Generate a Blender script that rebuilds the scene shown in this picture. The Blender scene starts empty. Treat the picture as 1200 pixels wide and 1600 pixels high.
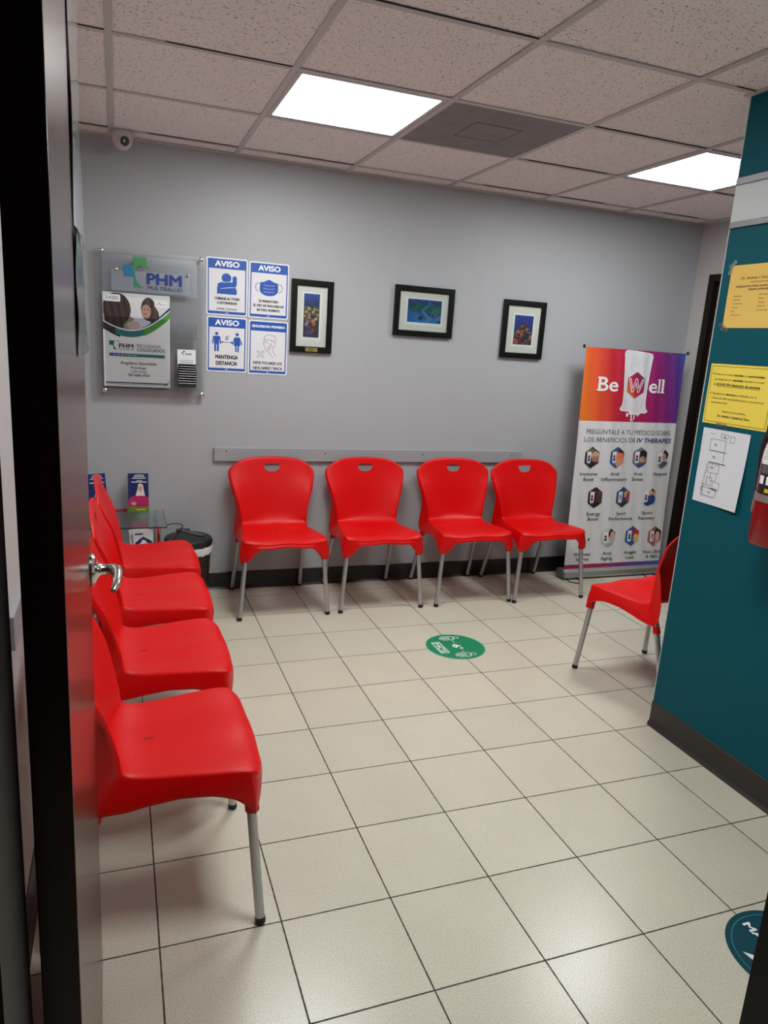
import bpy, bmesh, math, random
from mathutils import Vector, Matrix
random.seed(7)
PI = math.pi
C = bpy.context.scene.collection
scn = bpy.context.scene

# ---------------------------------------------------------------- camera, world, exposure
cam_d = bpy.data.cameras.new('camera')
cam_d.sensor_fit = 'VERTICAL'; cam_d.sensor_height = 36.0
cam_d.lens = 36.0 * 1123.77 / 1600.0
cam_d.clip_start = 0.02; cam_d.clip_end = 60
cam = bpy.data.objects.new('camera', cam_d); C.objects.link(cam)
RX = (0.9386585492587318, -0.3389273210022856, 0.06362703027571322)
RY = (-0.018932789560814577, -0.2348784958579062, -0.9718403375364564)   # image down
RZ = (0.3443278632102531, 0.9110216041684969, -0.22688754781900222)      # forward
cam.matrix_world = Matrix(((RX[0], -RY[0], -RZ[0], -0.376), (RX[1], -RY[1], -RZ[1], -1.250),
                           (RX[2], -RY[2], -RZ[2], 1.486), (0, 0, 0, 1)))
scn.camera = cam
w = bpy.data.worlds.new('world'); scn.world = w; w.use_nodes = True
w.node_tree.nodes['Background'].inputs[0].default_value = (0.55, 0.6, 0.7, 1)
w.node_tree.nodes['Background'].inputs[1].default_value = 0.015
scn.view_settings.view_transform = 'Standard'
scn.view_settings.look = 'None'
scn.view_settings.gamma = 1.0
scn.view_settings.use_curve_mapping = False
scn.view_settings.exposure = 0.0
LIGHT = 25.5
scn.cycles.transparent_max_bounces = 32

# room numbers (metres)
BACK, LEFT, RIGHT, FRONT, INNER, CEIL = 2.898, -0.612, 3.362, -0.62, 1.705, 2.402
T = 0.3048

# ---------------------------------------------------------------- materials
def s2l(c):
    c = c / 255.0
    return c / 12.92 if c <= 0.04045 else ((c + 0.055) / 1.055) ** 2.4
_mc = {}
def pm(name, rgb, rough=0.5, metal=0.0, coat=0.0, emit=0.0, spec=0.5):
    if name in _mc: return _mc[name]
    m = bpy.data.materials.new(name); m.use_nodes = True
    b = m.node_tree.nodes['Principled BSDF']
    col = (s2l(rgb[0]), s2l(rgb[1]), s2l(rgb[2]), 1)
    b.inputs['Base Color'].default_value = col
    b.inputs['Roughness'].default_value = rough
    b.inputs['Metallic'].default_value = metal
    b.inputs['Coat Weight'].default_value = coat
    b.inputs['Specular IOR Level'].default_value = spec
    if emit:
        b.inputs['Emission Color'].default_value = (0.965, 1, 0.985, 1)
        b.inputs['Emission Strength'].default_value = emit
    m.diffuse_color = col
    _mc[name] = m
    return m
def nt(m):
    return m.node_tree, m.node_tree.nodes, m.node_tree.links, m.node_tree.nodes['Principled BSDF']
def add_bump(m, scale, strength, dist=0.001, detail=4, stretch=None):
    t, n, l, b = nt(m)
    tc = n.new('ShaderNodeTexCoord'); mp = n.new('ShaderNodeMapping'); ns = n.new('ShaderNodeTexNoise'); bu = n.new('ShaderNodeBump')
    l.new(tc.outputs['Object'], mp.inputs[0]); l.new(mp.outputs[0], ns.inputs['Vector'])
    if stretch: mp.inputs['Scale'].default_value = stretch
    ns.inputs['Scale'].default_value = scale; ns.inputs['Detail'].default_value = detail
    bu.inputs['Strength'].default_value = strength; bu.inputs['Distance'].default_value = dist
    l.new(ns.outputs[0], bu.inputs['Height']); l.new(bu.outputs[0], b.inputs['Normal'])
    return ns
def vary(m, scale, lo, hi, stretch=None, detail=3):
    """multiply base colour by a gentle noise"""
    t, n, l, b = nt(m)
    tc = n.new('ShaderNodeTexCoord'); mp = n.new('ShaderNodeMapping'); ns = n.new('ShaderNodeTexNoise')
    mr = n.new('ShaderNodeMapRange'); mx = n.new('ShaderNodeMix'); mx.data_type = 'RGBA'; mx.blend_type = 'MULTIPLY'
    l.new(tc.outputs['Object'], mp.inputs[0]); l.new(mp.outputs[0], ns.inputs['Vector'])
    if stretch: mp.inputs['Scale'].default_value = stretch
    ns.inputs['Scale'].default_value = scale; ns.inputs['Detail'].default_value = detail
    mr.inputs['From Min'].default_value = 0.3; mr.inputs['From Max'].default_value = 0.7
    mr.inputs['To Min'].default_value = lo; mr.inputs['To Max'].default_value = hi
    l.new(ns.outputs[0], mr.inputs[0])
    mx.inputs[0].default_value = 1
    mx.inputs[6].default_value = b.inputs['Base Color'].default_value
    l.new(mr.outputs[0], mx.inputs[7]); l.new(mx.outputs[2], b.inputs['Base Color'])

def mat_floor():
    m = bpy.data.materials.new('ceramic_floor_tiles'); m.use_nodes = True
    t, n, l, b = nt(m)
    tc = n.new('ShaderNodeTexCoord'); sx = n.new('ShaderNodeSeparateXYZ'); l.new(tc.outputs['Object'], sx.inputs[0])
    def mth(op, a, bb=None, c=None):
        k = n.new('ShaderNodeMath'); k.operation = op
        for i, v in enumerate((a, bb, c)):
            if v is None: continue
            if isinstance(v, (int, float)): k.inputs[i].default_value = v
            else: l.new(v, k.inputs[i])
        return k.outputs[0]
    ds, ids = [], []
    wob = n.new('ShaderNodeTexNoise'); wob.inputs['Scale'].default_value = 60; l.new(tc.outputs['Object'], wob.inputs['Vector'])
    wv = mth('MULTIPLY', mth('SUBTRACT', wob.outputs[0], 0.5), 0.006)
    for ax in (0, 1):
        u = mth('DIVIDE', sx.outputs[ax], T)
        fl = mth('FLOOR', u); ids.append(fl)
        fr = mth('SUBTRACT', u, fl)
        ds.append(mth('MINIMUM', fr, mth('SUBTRACT', 1.0, fr)))
    d = mth('ADD', mth('MINIMUM', ds[0], ds[1]), wv)
    gm = n.new('ShaderNodeMapRange'); l.new(d, gm.inputs[0])
    gm.inputs['From Min'].default_value = 0.0050; gm.inputs['From Max'].default_value = 0.0085   # 1 = tile, 0 = grout
    cb = n.new('ShaderNodeCombineXYZ'); l.new(ids[0], cb.inputs[0]); l.new(ids[1], cb.inputs[1])
    wn = n.new('ShaderNodeTexWhiteNoise'); l.new(cb.outputs[0], wn.inputs['Vector'])
    tv = mth('MULTIPLY_ADD', wn.outputs['Value'], 0.07, 0.965)
    sp = n.new('ShaderNodeTexNoise'); sp.inputs['Scale'].default_value = 330; sp.inputs['Detail'].default_value = 2; l.new(tc.outputs['Object'], sp.inputs['Vector'])
    spr = n.new('ShaderNodeMapRange'); l.new(sp.outputs[0], spr.inputs[0])
    spr.inputs['From Min'].default_value = 0.36; spr.inputs['From Max'].default_value = 0.52
    spr.inputs['To Min'].default_value = 0.72; spr.inputs['To Max'].default_value = 1.03
    cl = n.new('ShaderNodeTexNoise'); cl.inputs['Scale'].default_value = 5; l.new(tc.outputs['Object'], cl.inputs['Vector'])
    clr = mth('MULTIPLY_ADD', cl.outputs[0], 0.12, 0.94)
    # the odd dark chip in the glaze
    vo = n.new('ShaderNodeTexVoronoi'); vo.inputs['Scale'].default_value = 5.5; l.new(tc.outputs['Object'], vo.inputs['Vector'])
    chip = n.new('ShaderNodeMapRange'); l.new(vo.outputs['Distance'], chip.inputs[0])
    chip.inputs['From Min'].default_value = 0.008; chip.inputs['From Max'].default_value = 0.016
    chip.inputs['To Min'].default_value = 0.4
    val = mth('MULTIPLY', mth('MULTIPLY', mth('MULTIPLY', tv, spr.outputs[0]), clr), chip.outputs[0])
    base = n.new('ShaderNodeMix'); base.data_type = 'RGBA'; base.blend_type = 'MULTIPLY'; base.inputs[0].default_value = 1
    base.inputs[6].default_value = (s2l(208), s2l(202), s2l(184), 1); l.new(val, base.inputs[7])
    mx = n.new('ShaderNodeMix'); mx.data_type = 'RGBA'; l.new(gm.outputs[0], mx.inputs[0])
    mx.inputs[6].default_value = (s2l(62), s2l(54), s2l(47), 1); l.new(base.outputs[2], mx.inputs[7])
    l.new(mx.outputs[2], b.inputs['Base Color'])
    ro = n.new('ShaderNodeMapRange'); l.new(gm.outputs[0], ro.inputs[0]); ro.inputs['To Min'].default_value = 0.8; ro.inputs['To Max'].default_value = 0.27
    l.new(ro.outputs[0], b.inputs['Roughness'])
    bu = n.new('ShaderNodeBump'); bu.inputs['Strength'].default_value = 0.5; bu.inputs['Distance'].default_value = 0.0015
    l.new(gm.outputs[0], bu.inputs['Height']); l.new(bu.outputs[0], b.inputs['Normal'])
    return m
def mat_ceiling():
    m = pm('mineral_ceiling_tile', (236, 235, 234), 0.95)
    t, n, l, b = nt(m)
    tc = n.new('ShaderNodeTexCoord'); 
    mp = n.new('ShaderNodeMapping'); mp.inputs['Scale'].default_value = (1.0, 1.15, 1); l.new(tc.outputs['Object'], mp.inputs[0])
    a = n.new('ShaderNodeTexNoise'); a.inputs['Scale'].default_value = 120; a.inputs['Detail'].default_value = 2; a.inputs['Distortion'].default_value = 0.8
    l.new(mp.outputs[0], a.inputs['Vector'])
    r = n.new('ShaderNodeMapRange'); l.new(a.outputs[0], r.inputs[0])
    r.inputs['From Min'].default_value = 0.33; r.inputs['From Max'].default_value = 0.385
    r.inputs['To Min'].default_value = 0.32; r.inputs['To Max'].default_value = 1.0
    mx = n.new('ShaderNodeMix'); mx.data_type = 'RGBA'; mx.blend_type = 'MULTIPLY'; mx.inputs[0].default_value = 1
    mx.inputs[6].default_value = b.inputs['Base Color'].default_value; l.new(r.outputs[0], mx.inputs[7]); l.new(mx.outputs[2], b.inputs['Base Color'])
    bu = n.new('ShaderNodeBump'); bu.inputs['Strength'].default_value = 0.8; bu.inputs['Distance'].default_value = 0.002
    l.new(r.outputs[0], bu.inputs['Height']); l.new(bu.outputs[0], b.inputs['Normal'])
    return m
def clear(name, tint=(0.985, 0.99, 0.99), gloss=0.035, rough=0.03, edge=0.3, milk_sheen=0.0, mcol=(0.7, 0.76, 0.85)):
    """clear sheet: mostly transparent, a little mirror, more at grazing angles"""
    if name in _mc: return _mc[name]
    m = bpy.data.materials.new(name); m.use_nodes = True
    n = m.node_tree.nodes; l = m.node_tree.links
    n.remove(n['Principled BSDF']); out = n['Material Output']
    tr = n.new('ShaderNodeBsdfTransparent'); tr.inputs[0].default_value = (*tint, 1)
    gl = n.new('ShaderNodeBsdfGlossy'); gl.inputs['Roughness'].default_value = rough; gl.inputs[0].default_value = (0.9, 0.93, 0.95, 1)
    lw = n.new('ShaderNodeLayerWeight'); lw.inputs[0].default_value = 0.3
    mr = n.new('ShaderNodeMapRange'); mr.inputs['To Min'].default_value = gloss; mr.inputs['To Max'].default_value = min(1, gloss + edge * 2)
    l.new(lw.outputs['Fresnel'], mr.inputs[0])
    mx = n.new('ShaderNodeMixShader'); l.new(mr.outputs[0], mx.inputs[0]); l.new(tr.outputs[0], mx.inputs[1]); l.new(gl.outputs[0], mx.inputs[2])
    l.new(mx.outputs[0], out.inputs[0])
    if milk_sheen:
        df = n.new('ShaderNodeBsdfDiffuse'); df.inputs[0].default_value = (*mcol, 1)
        m2 = n.new('ShaderNodeMixShader'); m2.inputs[0].default_value = milk_sheen
        l.new(mx.outputs[0], m2.inputs[1]); l.new(df.outputs[0], m2.inputs[2]); l.new(m2.outputs[0], out.inputs[0])
    _mc[name] = m
    return m
def ramp_mat(name, stops, axis=0, lo=0.0, hi=1.0, rough=0.6, skew=0.0):
    """printed colour gradient along an object axis"""
    m = pm(name, (255, 255, 255), rough); t, n, l, b = nt(m)
    tc = n.new('ShaderNodeTexCoord'); sx = n.new('ShaderNodeSeparateXYZ'); l.new(tc.outputs['Object'], sx.inputs[0])
    sk = n.new('ShaderNodeMath'); sk.operation = 'MULTIPLY_ADD'; l.new(sx.outputs[1 - axis], sk.inputs[0]); sk.inputs[1].default_value = skew
    l.new(sx.outputs[axis], sk.inputs[2])
    mr = n.new('ShaderNodeMapRange'); l.new(sk.outputs[0], mr.inputs[0]); mr.inputs['From Min'].default_value = lo; mr.inputs['From Max'].default_value = hi
    cr = n.new('ShaderNodeValToRGB'); l.new(mr.outputs[0], cr.inputs[0])
    e = cr.color_ramp.elements
    while len(e) > 1: e.remove(e[-1])
    for i, (p, c) in enumerate(stops):
        el = e[0] if i == 0 else e.new(p)
        el.position = p; el.color = (s2l(c[0]), s2l(c[1]), s2l(c[2]), 1)
    l.new(cr.outputs[0], b.inputs['Base Color'])
    return m

M_FLOOR = mat_floor()
M_CEIL = mat_ceiling()
M_GRID = pm('ceiling_grid_paint', (190, 190, 190), 0.5)
M_GREY = pm('grey_wall_paint', (170, 172, 176), 0.48); add_bump(M_GREY, 140, 0.12, 0.0015)
M_LWALL = pm('pale_wall_paint', (186, 182, 182), 0.5); add_bump(M_LWALL, 140, 0.25, 0.002)
M_TEAL = pm('teal_wall_paint', (0, 80, 93), 0.6, spec=0.15); add_bump(M_TEAL, 120, 0.15, 0.0015)
M_PLAST = pm('pale_edge_plaster', (196, 204, 204), 0.7); add_bump(M_PLAST, 90, 0.4, 0.002)
M_RAIL = pm('satin_grey_rail_paint', (160, 160, 164), 0.3)
M_RAILD = pm('dark_grey_trim', (112, 110, 116), 0.35)
M_BASE = pm('black_vinyl_base', (30, 27, 26), 0.35)
M_BASE2 = pm('brown_vinyl_base', (42, 37, 34), 0.4)
M_RED = pm('red_plastic', (212, 0, 2), 0.40, spec=0.3); add_bump(M_RED, 900, 0.12, 0.0004, 2)
M_ALU = pm('satin_aluminium', (190, 190, 192), 0.36, 0.85)
M_BLK = pm('black_rubber', (14, 14, 15), 0.55)
M_BLKP = pm('black_plastic', (20, 21, 22), 0.4)
M_CHR = pm('chrome', (214, 212, 206), 0.16, 1.0)
M_WHITE = pm('white_print', (236, 238, 240), 0.45)
M_BLUE = pm('notice_blue', (24, 84, 176), 0.4)
M_INK = pm('black_ink', (24, 24, 28), 0.5)
M_INKB = pm('navy_ink', (22, 44, 92), 0.5)
M_FRAME = pm('black_picture_frame', (8, 8, 9), 0.4, spec=0.25)
M_MATB = pm('cream_mount', (222, 222, 212), 0.8)
M_CLEAR = clear('clear_acrylic')
M_GLASS = clear('table_glass', (0.95, 0.98, 0.97), 0.05, 0.02, 0.3)

def door_wood(name, rgb, rough=0.2):
    m = pm(name, rgb, rough, spec=0.35)
    vary(m, 3.0, 0.75, 1.2, (22, 22, 1.0), 5)
    add_bump(m, 3.0, 0.06, 0.0008, 4, (60, 60, 1.5))
    return m
M_DOOR = door_wood('dark_brown_door_varnish', (66, 34, 26), 0.22)
M_JAMB = pm('dark_brown_frame_paint', (24, 18, 15), 0.5, spec=0.25)

# ---------------------------------------------------------------- mesh helpers
def tag(o, label=None, cat=None, group=None, kind=None):
    if label: o['label'] = label
    if cat: o['category'] = cat
    if group: o['group'] = group
    if kind: o['kind'] = kind
    return o
def empty(name, loc=(0, 0, 0), rot=(0, 0, 0), parent=None):
    o = bpy.data.objects.new(name, None); o.empty_display_size = 0.05; C.objects.link(o)
    o.location = loc; o.rotation_euler = rot
    if parent: o.parent = parent
    return o
_glyph = {}
def glyphs(s, bold=0.0, shear=0.0):
    k = (s, bold, shear)
    if k in _glyph: return _glyph[k]
    cu = bpy.data.curves.new('t', 'FONT'); cu.body = s; cu.size = 1.0; cu.offset = bold; cu.shear = shear
    cu.resolution_u = 3
    ob = bpy.data.objects.new('t', cu)
    me = ob.to_mesh()
    v = [tuple(x.co) for x in me.vertices]; f = [tuple(p.vertices) for p in me.polygons]
    ob.to_mesh_clear(); bpy.data.objects.remove(ob); bpy.data.curves.remove(cu)
    _glyph[k] = (v, f)
    return _glyph[k]
class MB:
    def __init__(s): s.v = []; s.f = []; s.m = []; s.mats = []; s.k = 0
    def mi(s, m):
        if m not in s.mats: s.mats.append(m)
        return s.mats.index(m)
    def add(s, vs, fs, m):
        o = len(s.v); s.v += [tuple(x) for x in vs]; i = s.mi(m)
        for f in fs: s.f.append(tuple(a + o for a in f)); s.m.append(i)
    def box(s, a, b, m, bev=0.0):
        if bev > 0:
            bm = bmesh.new(); bmesh.ops.create_cube(bm, size=1)
            for v in bm.verts: v.co = Vector(((a[i] + b[i]) / 2 + v.co[i] * abs(b[i] - a[i]) for i in range(3)))
            bmesh.ops.bevel(bm, geom=list(bm.edges), offset=bev, segments=2, affect='EDGES', profile=0.5)
            bm.verts.index_update()
            s.add([v.co[:] for v in bm.verts], [[v.index for v in f.verts] for f in bm.faces], m); bm.free(); return
        x0, y0, z0 = a; x1, y1, z1 = b
        s.add([(x0, y0, z0), (x1, y0, z0), (x1, y1, z0), (x0, y1, z0), (x0, y0, z1), (x1, y0, z1), (x1, y1, z1), (x0, y1, z1)],
              [(0, 3, 2, 1), (4, 5, 6, 7), (0, 1, 5, 4), (1, 2, 6, 5), (2, 3, 7, 6), (3, 0, 4, 7)], m)
    def tube(s, pts, rs, m, n=14, caps=True):
        pts = [Vector(p) for p in pts]
        if not hasattr(rs, '__len__'): rs = [rs] * len(pts)
        rings = []; ref = None
        for i, p in enumerate(pts):
            d = (pts[min(i + 1, len(pts) - 1)] - pts[max(i - 1, 0)])
            if d.length < 1e-9: d = pts[i] - pts[i - 1] if i else pts[1] - pts[0]
            d.normalize()
            if ref is None:
                ref = Vector((0, 0, 1)).cross(d)
                if ref.length < 1e-3: ref = Vector((1, 0, 0)).cross(d)
            ref = (ref - d * ref.dot(d)).normalized(); q = d.cross(ref)
            rings.append([p + (ref * math.cos(2 * PI * k / n) + q * math.sin(2 * PI * k / n)) * rs[i] for k in range(n)])
        vs = [x for r in rings for x in r]; fs = []
        for i in range(len(rings) - 1):
            for k in range(n):
                a = i * n + k; b = i * n + (k + 1) % n
                fs.append((a, b, b + n, a + n))
        if caps:
            fs.append(tuple(reversed(range(n)))); fs.append(tuple(range((len(rings) - 1) * n, len(rings) * n)))
        s.add(vs, fs, m)
    def lathe(s, prof, m, c=(0, 0, 0), n=32, axis='z'):
        vs = []; fs = []
        for r, z in prof:
            for k in range(n):
                a = 2 * PI * k / n
                p = (r * math.cos(a), r * math.sin(a), z)
                if axis == 'y': p = (p[0], p[2], p[1])
                if axis == 'x': p = (p[2], p[0], p[1])
                vs.append((c[0] + p[0], c[1] + p[1], c[2] + p[2]))
        for i in range(len(prof) - 1):
            for k in range(n):
                a = i * n + k; b = i * n + (k + 1) % n
                fs.append((a, b, b + n, a + n))
        s.add(vs, fs, m)
    # ---- flat print in the local xy plane, height z
    def poly(s, pts, z, m):
        s.k += 1; z += (s.k % 12) * 1.2e-5
        s.add([(x, y, z) for x, y in pts], [tuple(range(len(pts)))], m)
    def rect(s, x0, y0, x1, y1, z, m, r=0.0, n=4):
        if r <= 0: s.poly([(x0, y0), (x1, y0), (x1, y1), (x0, y1)], z, m); return
        pts = []
        for cx, cy, a0 in ((x1 - r, y0 + r, -PI / 2), (x1 - r, y1 - r, 0), (x0 + r, y1 - r, PI / 2), (x0 + r, y0 + r, PI)):
            for k in range(n + 1):
                a = a0 + PI / 2 * k / n; pts.append((cx + r * math.cos(a), cy + r * math.sin(a)))
        s.poly(pts, z, m)
    def ell(s, cx, cy, rx, ry, z, m, n=24, a0=0, a1=2 * PI):
        pts = [(cx + rx * math.cos(a0 + (a1 - a0) * k / n), cy + ry * math.sin(a0 + (a1 - a0) * k / n)) for k in range(n + (abs(a1 - a0) < 6.28))]
        s.poly(pts, z, m)
    def line(s, pts, wd, z, m):
        for (x0, y0), (x1, y1) in zip(pts, pts[1:]):
            d = math.hypot(x1 - x0, y1 - y0)
            if d < 1e-9: continue
            ux, uy = (x1 - x0) / d * wd / 2, (y1 - y0) / d * wd / 2
            s.poly([(x0 - ux + uy, y0 - uy - ux), (x1 + ux + uy, y1 + uy - ux), (x1 + ux - uy, y1 + uy + ux), (x0 - ux - uy, y0 - uy + ux)], z, m)
    def text(s, st, x, y, h, z, m, width=None, align='c', bold=0.0, shear=0.0, rot=0.0):
        """h = cap height; width forces the string to that width; (x, y) is the baseline anchor"""
        vs, fs = glyphs(st, 0.0, shear)
        if not vs: return
        x0 = min(v[0] for v in vs); x1 = max(v[0] for v in vs)
        vh, _ = glyphs('H', 0.0); ch = max(v[1] for v in vh) - min(v[1] for v in vh)
        k = h / ch; kx = k if width is None else width / (x1 - x0)
        ox = {'c': -(x0 + x1) / 2, 'l': -x0, 'r': -x1}[align]
        cr, sr = math.cos(rot), math.sin(rot)
        d = bold * k
        for n_, (sx, sy) in enumerate(((0, 0),) if bold == 0 else ((-d, 0), (d, 0), (0, d * .8), (0, -d * .8))):
            out = []
            for v in vs:
                a = (v[0] + ox) * kx + sx; b = v[1] * k + sy
                out.append((x + a * cr - b * sr, y + a * sr + b * cr, z + n_ * 2e-5))
            s.add(out, fs, m)
    def build(s, name, parent=None, smooth=False, warp=None, loc=None, rot=None, fix=False):
        me = bpy.data.meshes.new(name)
        me.from_pydata(s.v, [], s.f)
        for m in s.mats: me.materials.append(m)
        me.polygons.foreach_set('material_index', s.m)
        if warp:
            bm = bmesh.new(); bm.from_mesh(me)
            for it in range(4):
                long_ = [e_ for e_ in bm.edges if e_.calc_length() > 0.022]
                if not long_: break
                bmesh.ops.triangulate(bm, faces=[f for f in bm.faces if len(f.verts) > 4 or any(e_.calc_length() > 0.022 for e_ in f.edges)])
                long_ = [e_ for e_ in bm.edges if e_.calc_length() > 0.022]
                bmesh.ops.subdivide_edges(bm, edges=long_, cuts=1)
            for v in bm.verts: v.co = Vector(warp(v.co[:]))
            bm.to_mesh(me); bm.free()
        if fix:
            bm = bmesh.new(); bm.from_mesh(me); bmesh.ops.recalc_face_normals(bm, faces=list(bm.faces)); bm.to_mesh(me); bm.free()
        if smooth:
            me.polygons.foreach_set('use_smooth', [True] * len(me.polygons))
        me.update()
        o = bpy.data.objects.new(name, me); C.objects.link(o)
        if smooth: 
            me.set_sharp_from_angle(angle=math.radians(40))
        if parent: o.parent = parent
        if loc: o.location = loc
        if rot: o.rotation_euler = rot
        return o
def copy_tree(o, parent=None):
    c = o.copy(); C.objects.link(c); c.parent = parent
    for ch in [x for x in bpy.data.objects if x.parent == o]: copy_tree(ch, c)
    return c
def boxobj(name, a, b, m, bev=0.0, kind='structure', parent=None):
    q = MB(); q.box(a, b, m, bev); o = q.build(name, parent)
    if kind and not parent: o['kind'] = kind
    return o
ROT_BACK = (PI / 2, 0, 0)             # local x right, y up, z out of the back wall
ROT_TEAL = (PI / 2, 0, -PI / 2)       # the same for the teal wall facing -X

# ---------------------------------------------------------------- the setting
q = MB(); q.box((-0.80, -2.6, -0.05), (3.5, 3.0, 0), M_FLOOR); tag(q.build('floor'), kind='structure')
boxobj('wall_back', (-0.75, BACK, 0), (3.5, BACK + 0.1, 2.45), M_GREY)
boxobj('wall_left', (LEFT - 0.1, FRONT, 0), (LEFT, BACK, 2.45), M_LWALL)
# right wall with the opening of door_2
q = MB()
q.box((RIGHT, 2.765, 0), (RIGHT + 0.12, BACK, 2.45), M_LWALL)
q.box((RIGHT, 1.86, 2.075), (RIGHT + 0.12, 2.765, 2.45), M_LWALL)
q.box((RIGHT, 0.83, 0), (RIGHT + 0.12, 1.86, 2.45), M_LWALL)
tag(q.build('wall_right'), kind='structure')
# teal inner wall: long face towards the room, return face behind it
q = MB(); q.box((INNER, FRONT, 0), (RIGHT, 0.928, 2.45), M_TEAL)
tag(q.build('wall_inner'), kind='structure')
q = MB()   # worn pale corner bead
q.box((INNER - 0.0015, 0.9262, 0.10), (INNER + 0.004, 0.9295, 2.40), M_PLAST)
tag(q.build('trim_5'), kind='structure')
# front wall round the doorway
q = MB()
q.box((LEFT - 0.1, -0.72, 0), (-0.50, -0.62, 2.45), M_LWALL)
q.box((0.55, -0.72, 0), (INNER, -0.62, 2.45), M_LWALL)
q.box((-0.50, -0.72, 2.12), (0.55, -0.62, 2.45), M_LWALL)
tag(q.build('wall_front'), kind='structure')
q = MB()
q.box((-0.52, -0.745, 0), (-0.466, -0.606, 2.12), M_JAMB)
q.box((0.514, -0.745, 0), (0.57, -0.604, 2.12), M_JAMB)
q.box((-0.466, -0.745, 2.085), (0.514, -0.606, 2.12), M_JAMB)
tag(q.build('trim_3'), kind='structure')

# ceiling: lay-in tiles above a metal grid; light and vent cells are left open
GX0, GY0, G = -0.383, 1.5146, 0.612
GYP = 0.614
q = MB()
for i in range(-1, 7):
    for j in range(-4, 4):
        x0, y0 = GX0 + i * G, GY0 + j * GYP
        if (i, j) in ((1, 0), (4, 0), (2, 0)): continue
        x1, y1 = min(x0 + G, RIGHT + 0.02), min(y0 + GYP, BACK + 0.02)
        x0, y0 = max(x0, LEFT - 0.02), max(y0, -0.7)
        if x1 - x0 < 0.01 or y1 - y0 < 0.01: continue
        dz = random.uniform(0, 0.002)
        q.box((x0 + 0.002, y0 + 0.002, CEIL + 0.004 + dz), (x1 - 0.002, y1 - 0.002, CEIL + 0.02), M_CEIL)
tag(q.build('ceiling'), kind='structure')
ceil = bpy.data.objects['ceiling']
q = MB()
for i in range(0, 7):
    x = GX0 + i * G; q.box((x - 0.012, -0.62, CEIL - 0.001), (x + 0.012, BACK, CEIL + 0.003), M_GRID)
for j in range(-3, 3):
    y = GY0 + j * GYP; q.box((LEFT, y - 0.012, CEIL - 0.0005), (RIGHT, y + 0.012, CEIL + 0.0035), M_GRID)
q.box((LEFT, BACK - 0.022, CEIL - 0.0015), (RIGHT, BACK, CEIL + 0.003), M_GRID)
q.box((LEFT, -0.62, CEIL - 0.0015), (LEFT + 0.022, BACK, CEIL + 0.003), M_GRID)
q.box((RIGHT - 0.022, 0.928, CEIL - 0.0015), (RIGHT, BACK, CEIL + 0.003), M_GRID)
q.box((INNER - 0.022, -0.62, CEIL - 0.0015), (INNER, 0.94, CEIL + 0.003), M_GRID)
g = q.build('ceiling_grid', ceil)
q = MB()   # black slits where tiles sit proud of the tees
rr = random.Random(3)
for i in range(-1, 6):
    for j in range(-1, 3):
        if (i, j) in ((1, 0), (4, 0), (2, 0)): continue
        x0 = GX0 + i * G; y0 = GY0 + j * GYP
        if rr.random() < 0.75:
            a = rr.uniform(0.02, 0.2); bb = rr.uniform(0.35, 0.59)
            lo, hi = max(x0 + (0.014 if rr.random() < .5 else a), LEFT + .01), min(x0 + max(bb, a + .1) if rr.random() < .5 else x0 + 0.598, RIGHT - .02)
            if hi > lo and y0 > 0: q.box((lo, y0 - 0.0122 - rr.uniform(0.0015, 0.0038), CEIL + 0.0004), (hi, y0 - 0.0122, CEIL + 0.0036), M_BLK)
q.build('gap', ceil)
# roof slab above the tiles keeps the plenum dark
boxobj('trim_6', (-0.8, -0.75, 2.60), (3.5, 3.0, 2.65), M_BLKP)

# baseboards and rails
def base(name, prof, a, b, m, dirn):
    """extrude a small cove profile [(out, z)] from a to b; dirn = outward unit vector"""
    q = MB(); k = len(prof); vs = []
    for p in (a, b):
        for o, z in prof: vs.append((p[0] + dirn[0] * o, p[1] + dirn[1] * o, z))
    fs = [(i, (i + 1) % k, (i + 1) % k + k, i + k) for i in range(k)] + [tuple(range(k))[::-1], tuple(range(k, 2 * k))]
    q.add(vs, fs, m); o = q.build(name, fix=True); o['kind'] = 'structure'; return o
PR = [(0, 0), (0.016, 0), (0.012, 0.005), (0.006, 0.014), (0.004, 0.03), (0.004, 0.102), (0.001, 0.106), (0, 0.106)]
base('baseboard_back', PR, (LEFT, BACK), (RIGHT, BACK), M_BASE, (0, -1))
base('baseboard_left', PR, (LEFT, FRONT + .01), (LEFT, BACK - .017), M_BASE, (1, 0))
base('baseboard_inner', PR, (INNER, FRONT + .01), (INNER, 0.928), M_BASE2, (-1, 0))
base('baseboard_return', PR, (INNER, 0.928), (RIGHT, 0.928), M_BASE2, (0, 1))
# bumper rail on the back wall, with screws
q = MB(); q.box((0.131, BACK - 0.018, 0.776), (2.134, BACK, 0.853), M_RAIL, 0.0015)
for sx in (0.20, 0.785, 1.42, 2.06):
    q.lathe([(0.0005, -0.0192), (0.0038, -0.0192), (0.0042, -0.0175)], M_BLK, (sx, BACK, 0.835 if sx < .5 else 0.826), 10, 'y')
tag(q.build('trim_1'), kind='structure')
q = MB(); q.box((LEFT, 0.396, 0.778), (LEFT + 0.014, 2.3, 0.856), M_RAIL, 0.001)
tag(q.build('trim_2'), kind='structure')
# pale band with two grey mouldings on the teal wall
q = MB()
q.box((INNER - 0.003, FRONT, 1.985), (INNER, 0.926, 2.118), M_PLAST)
for z0, z1 in ((1.967, 1.988), (2.112, 2.137)):
    q.box((INNER - 0.009, FRONT, z0), (INNER, 0.926, z1), M_RAILD, 0.002)
tag(q.build('trim_4'), kind='structure')

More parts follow.
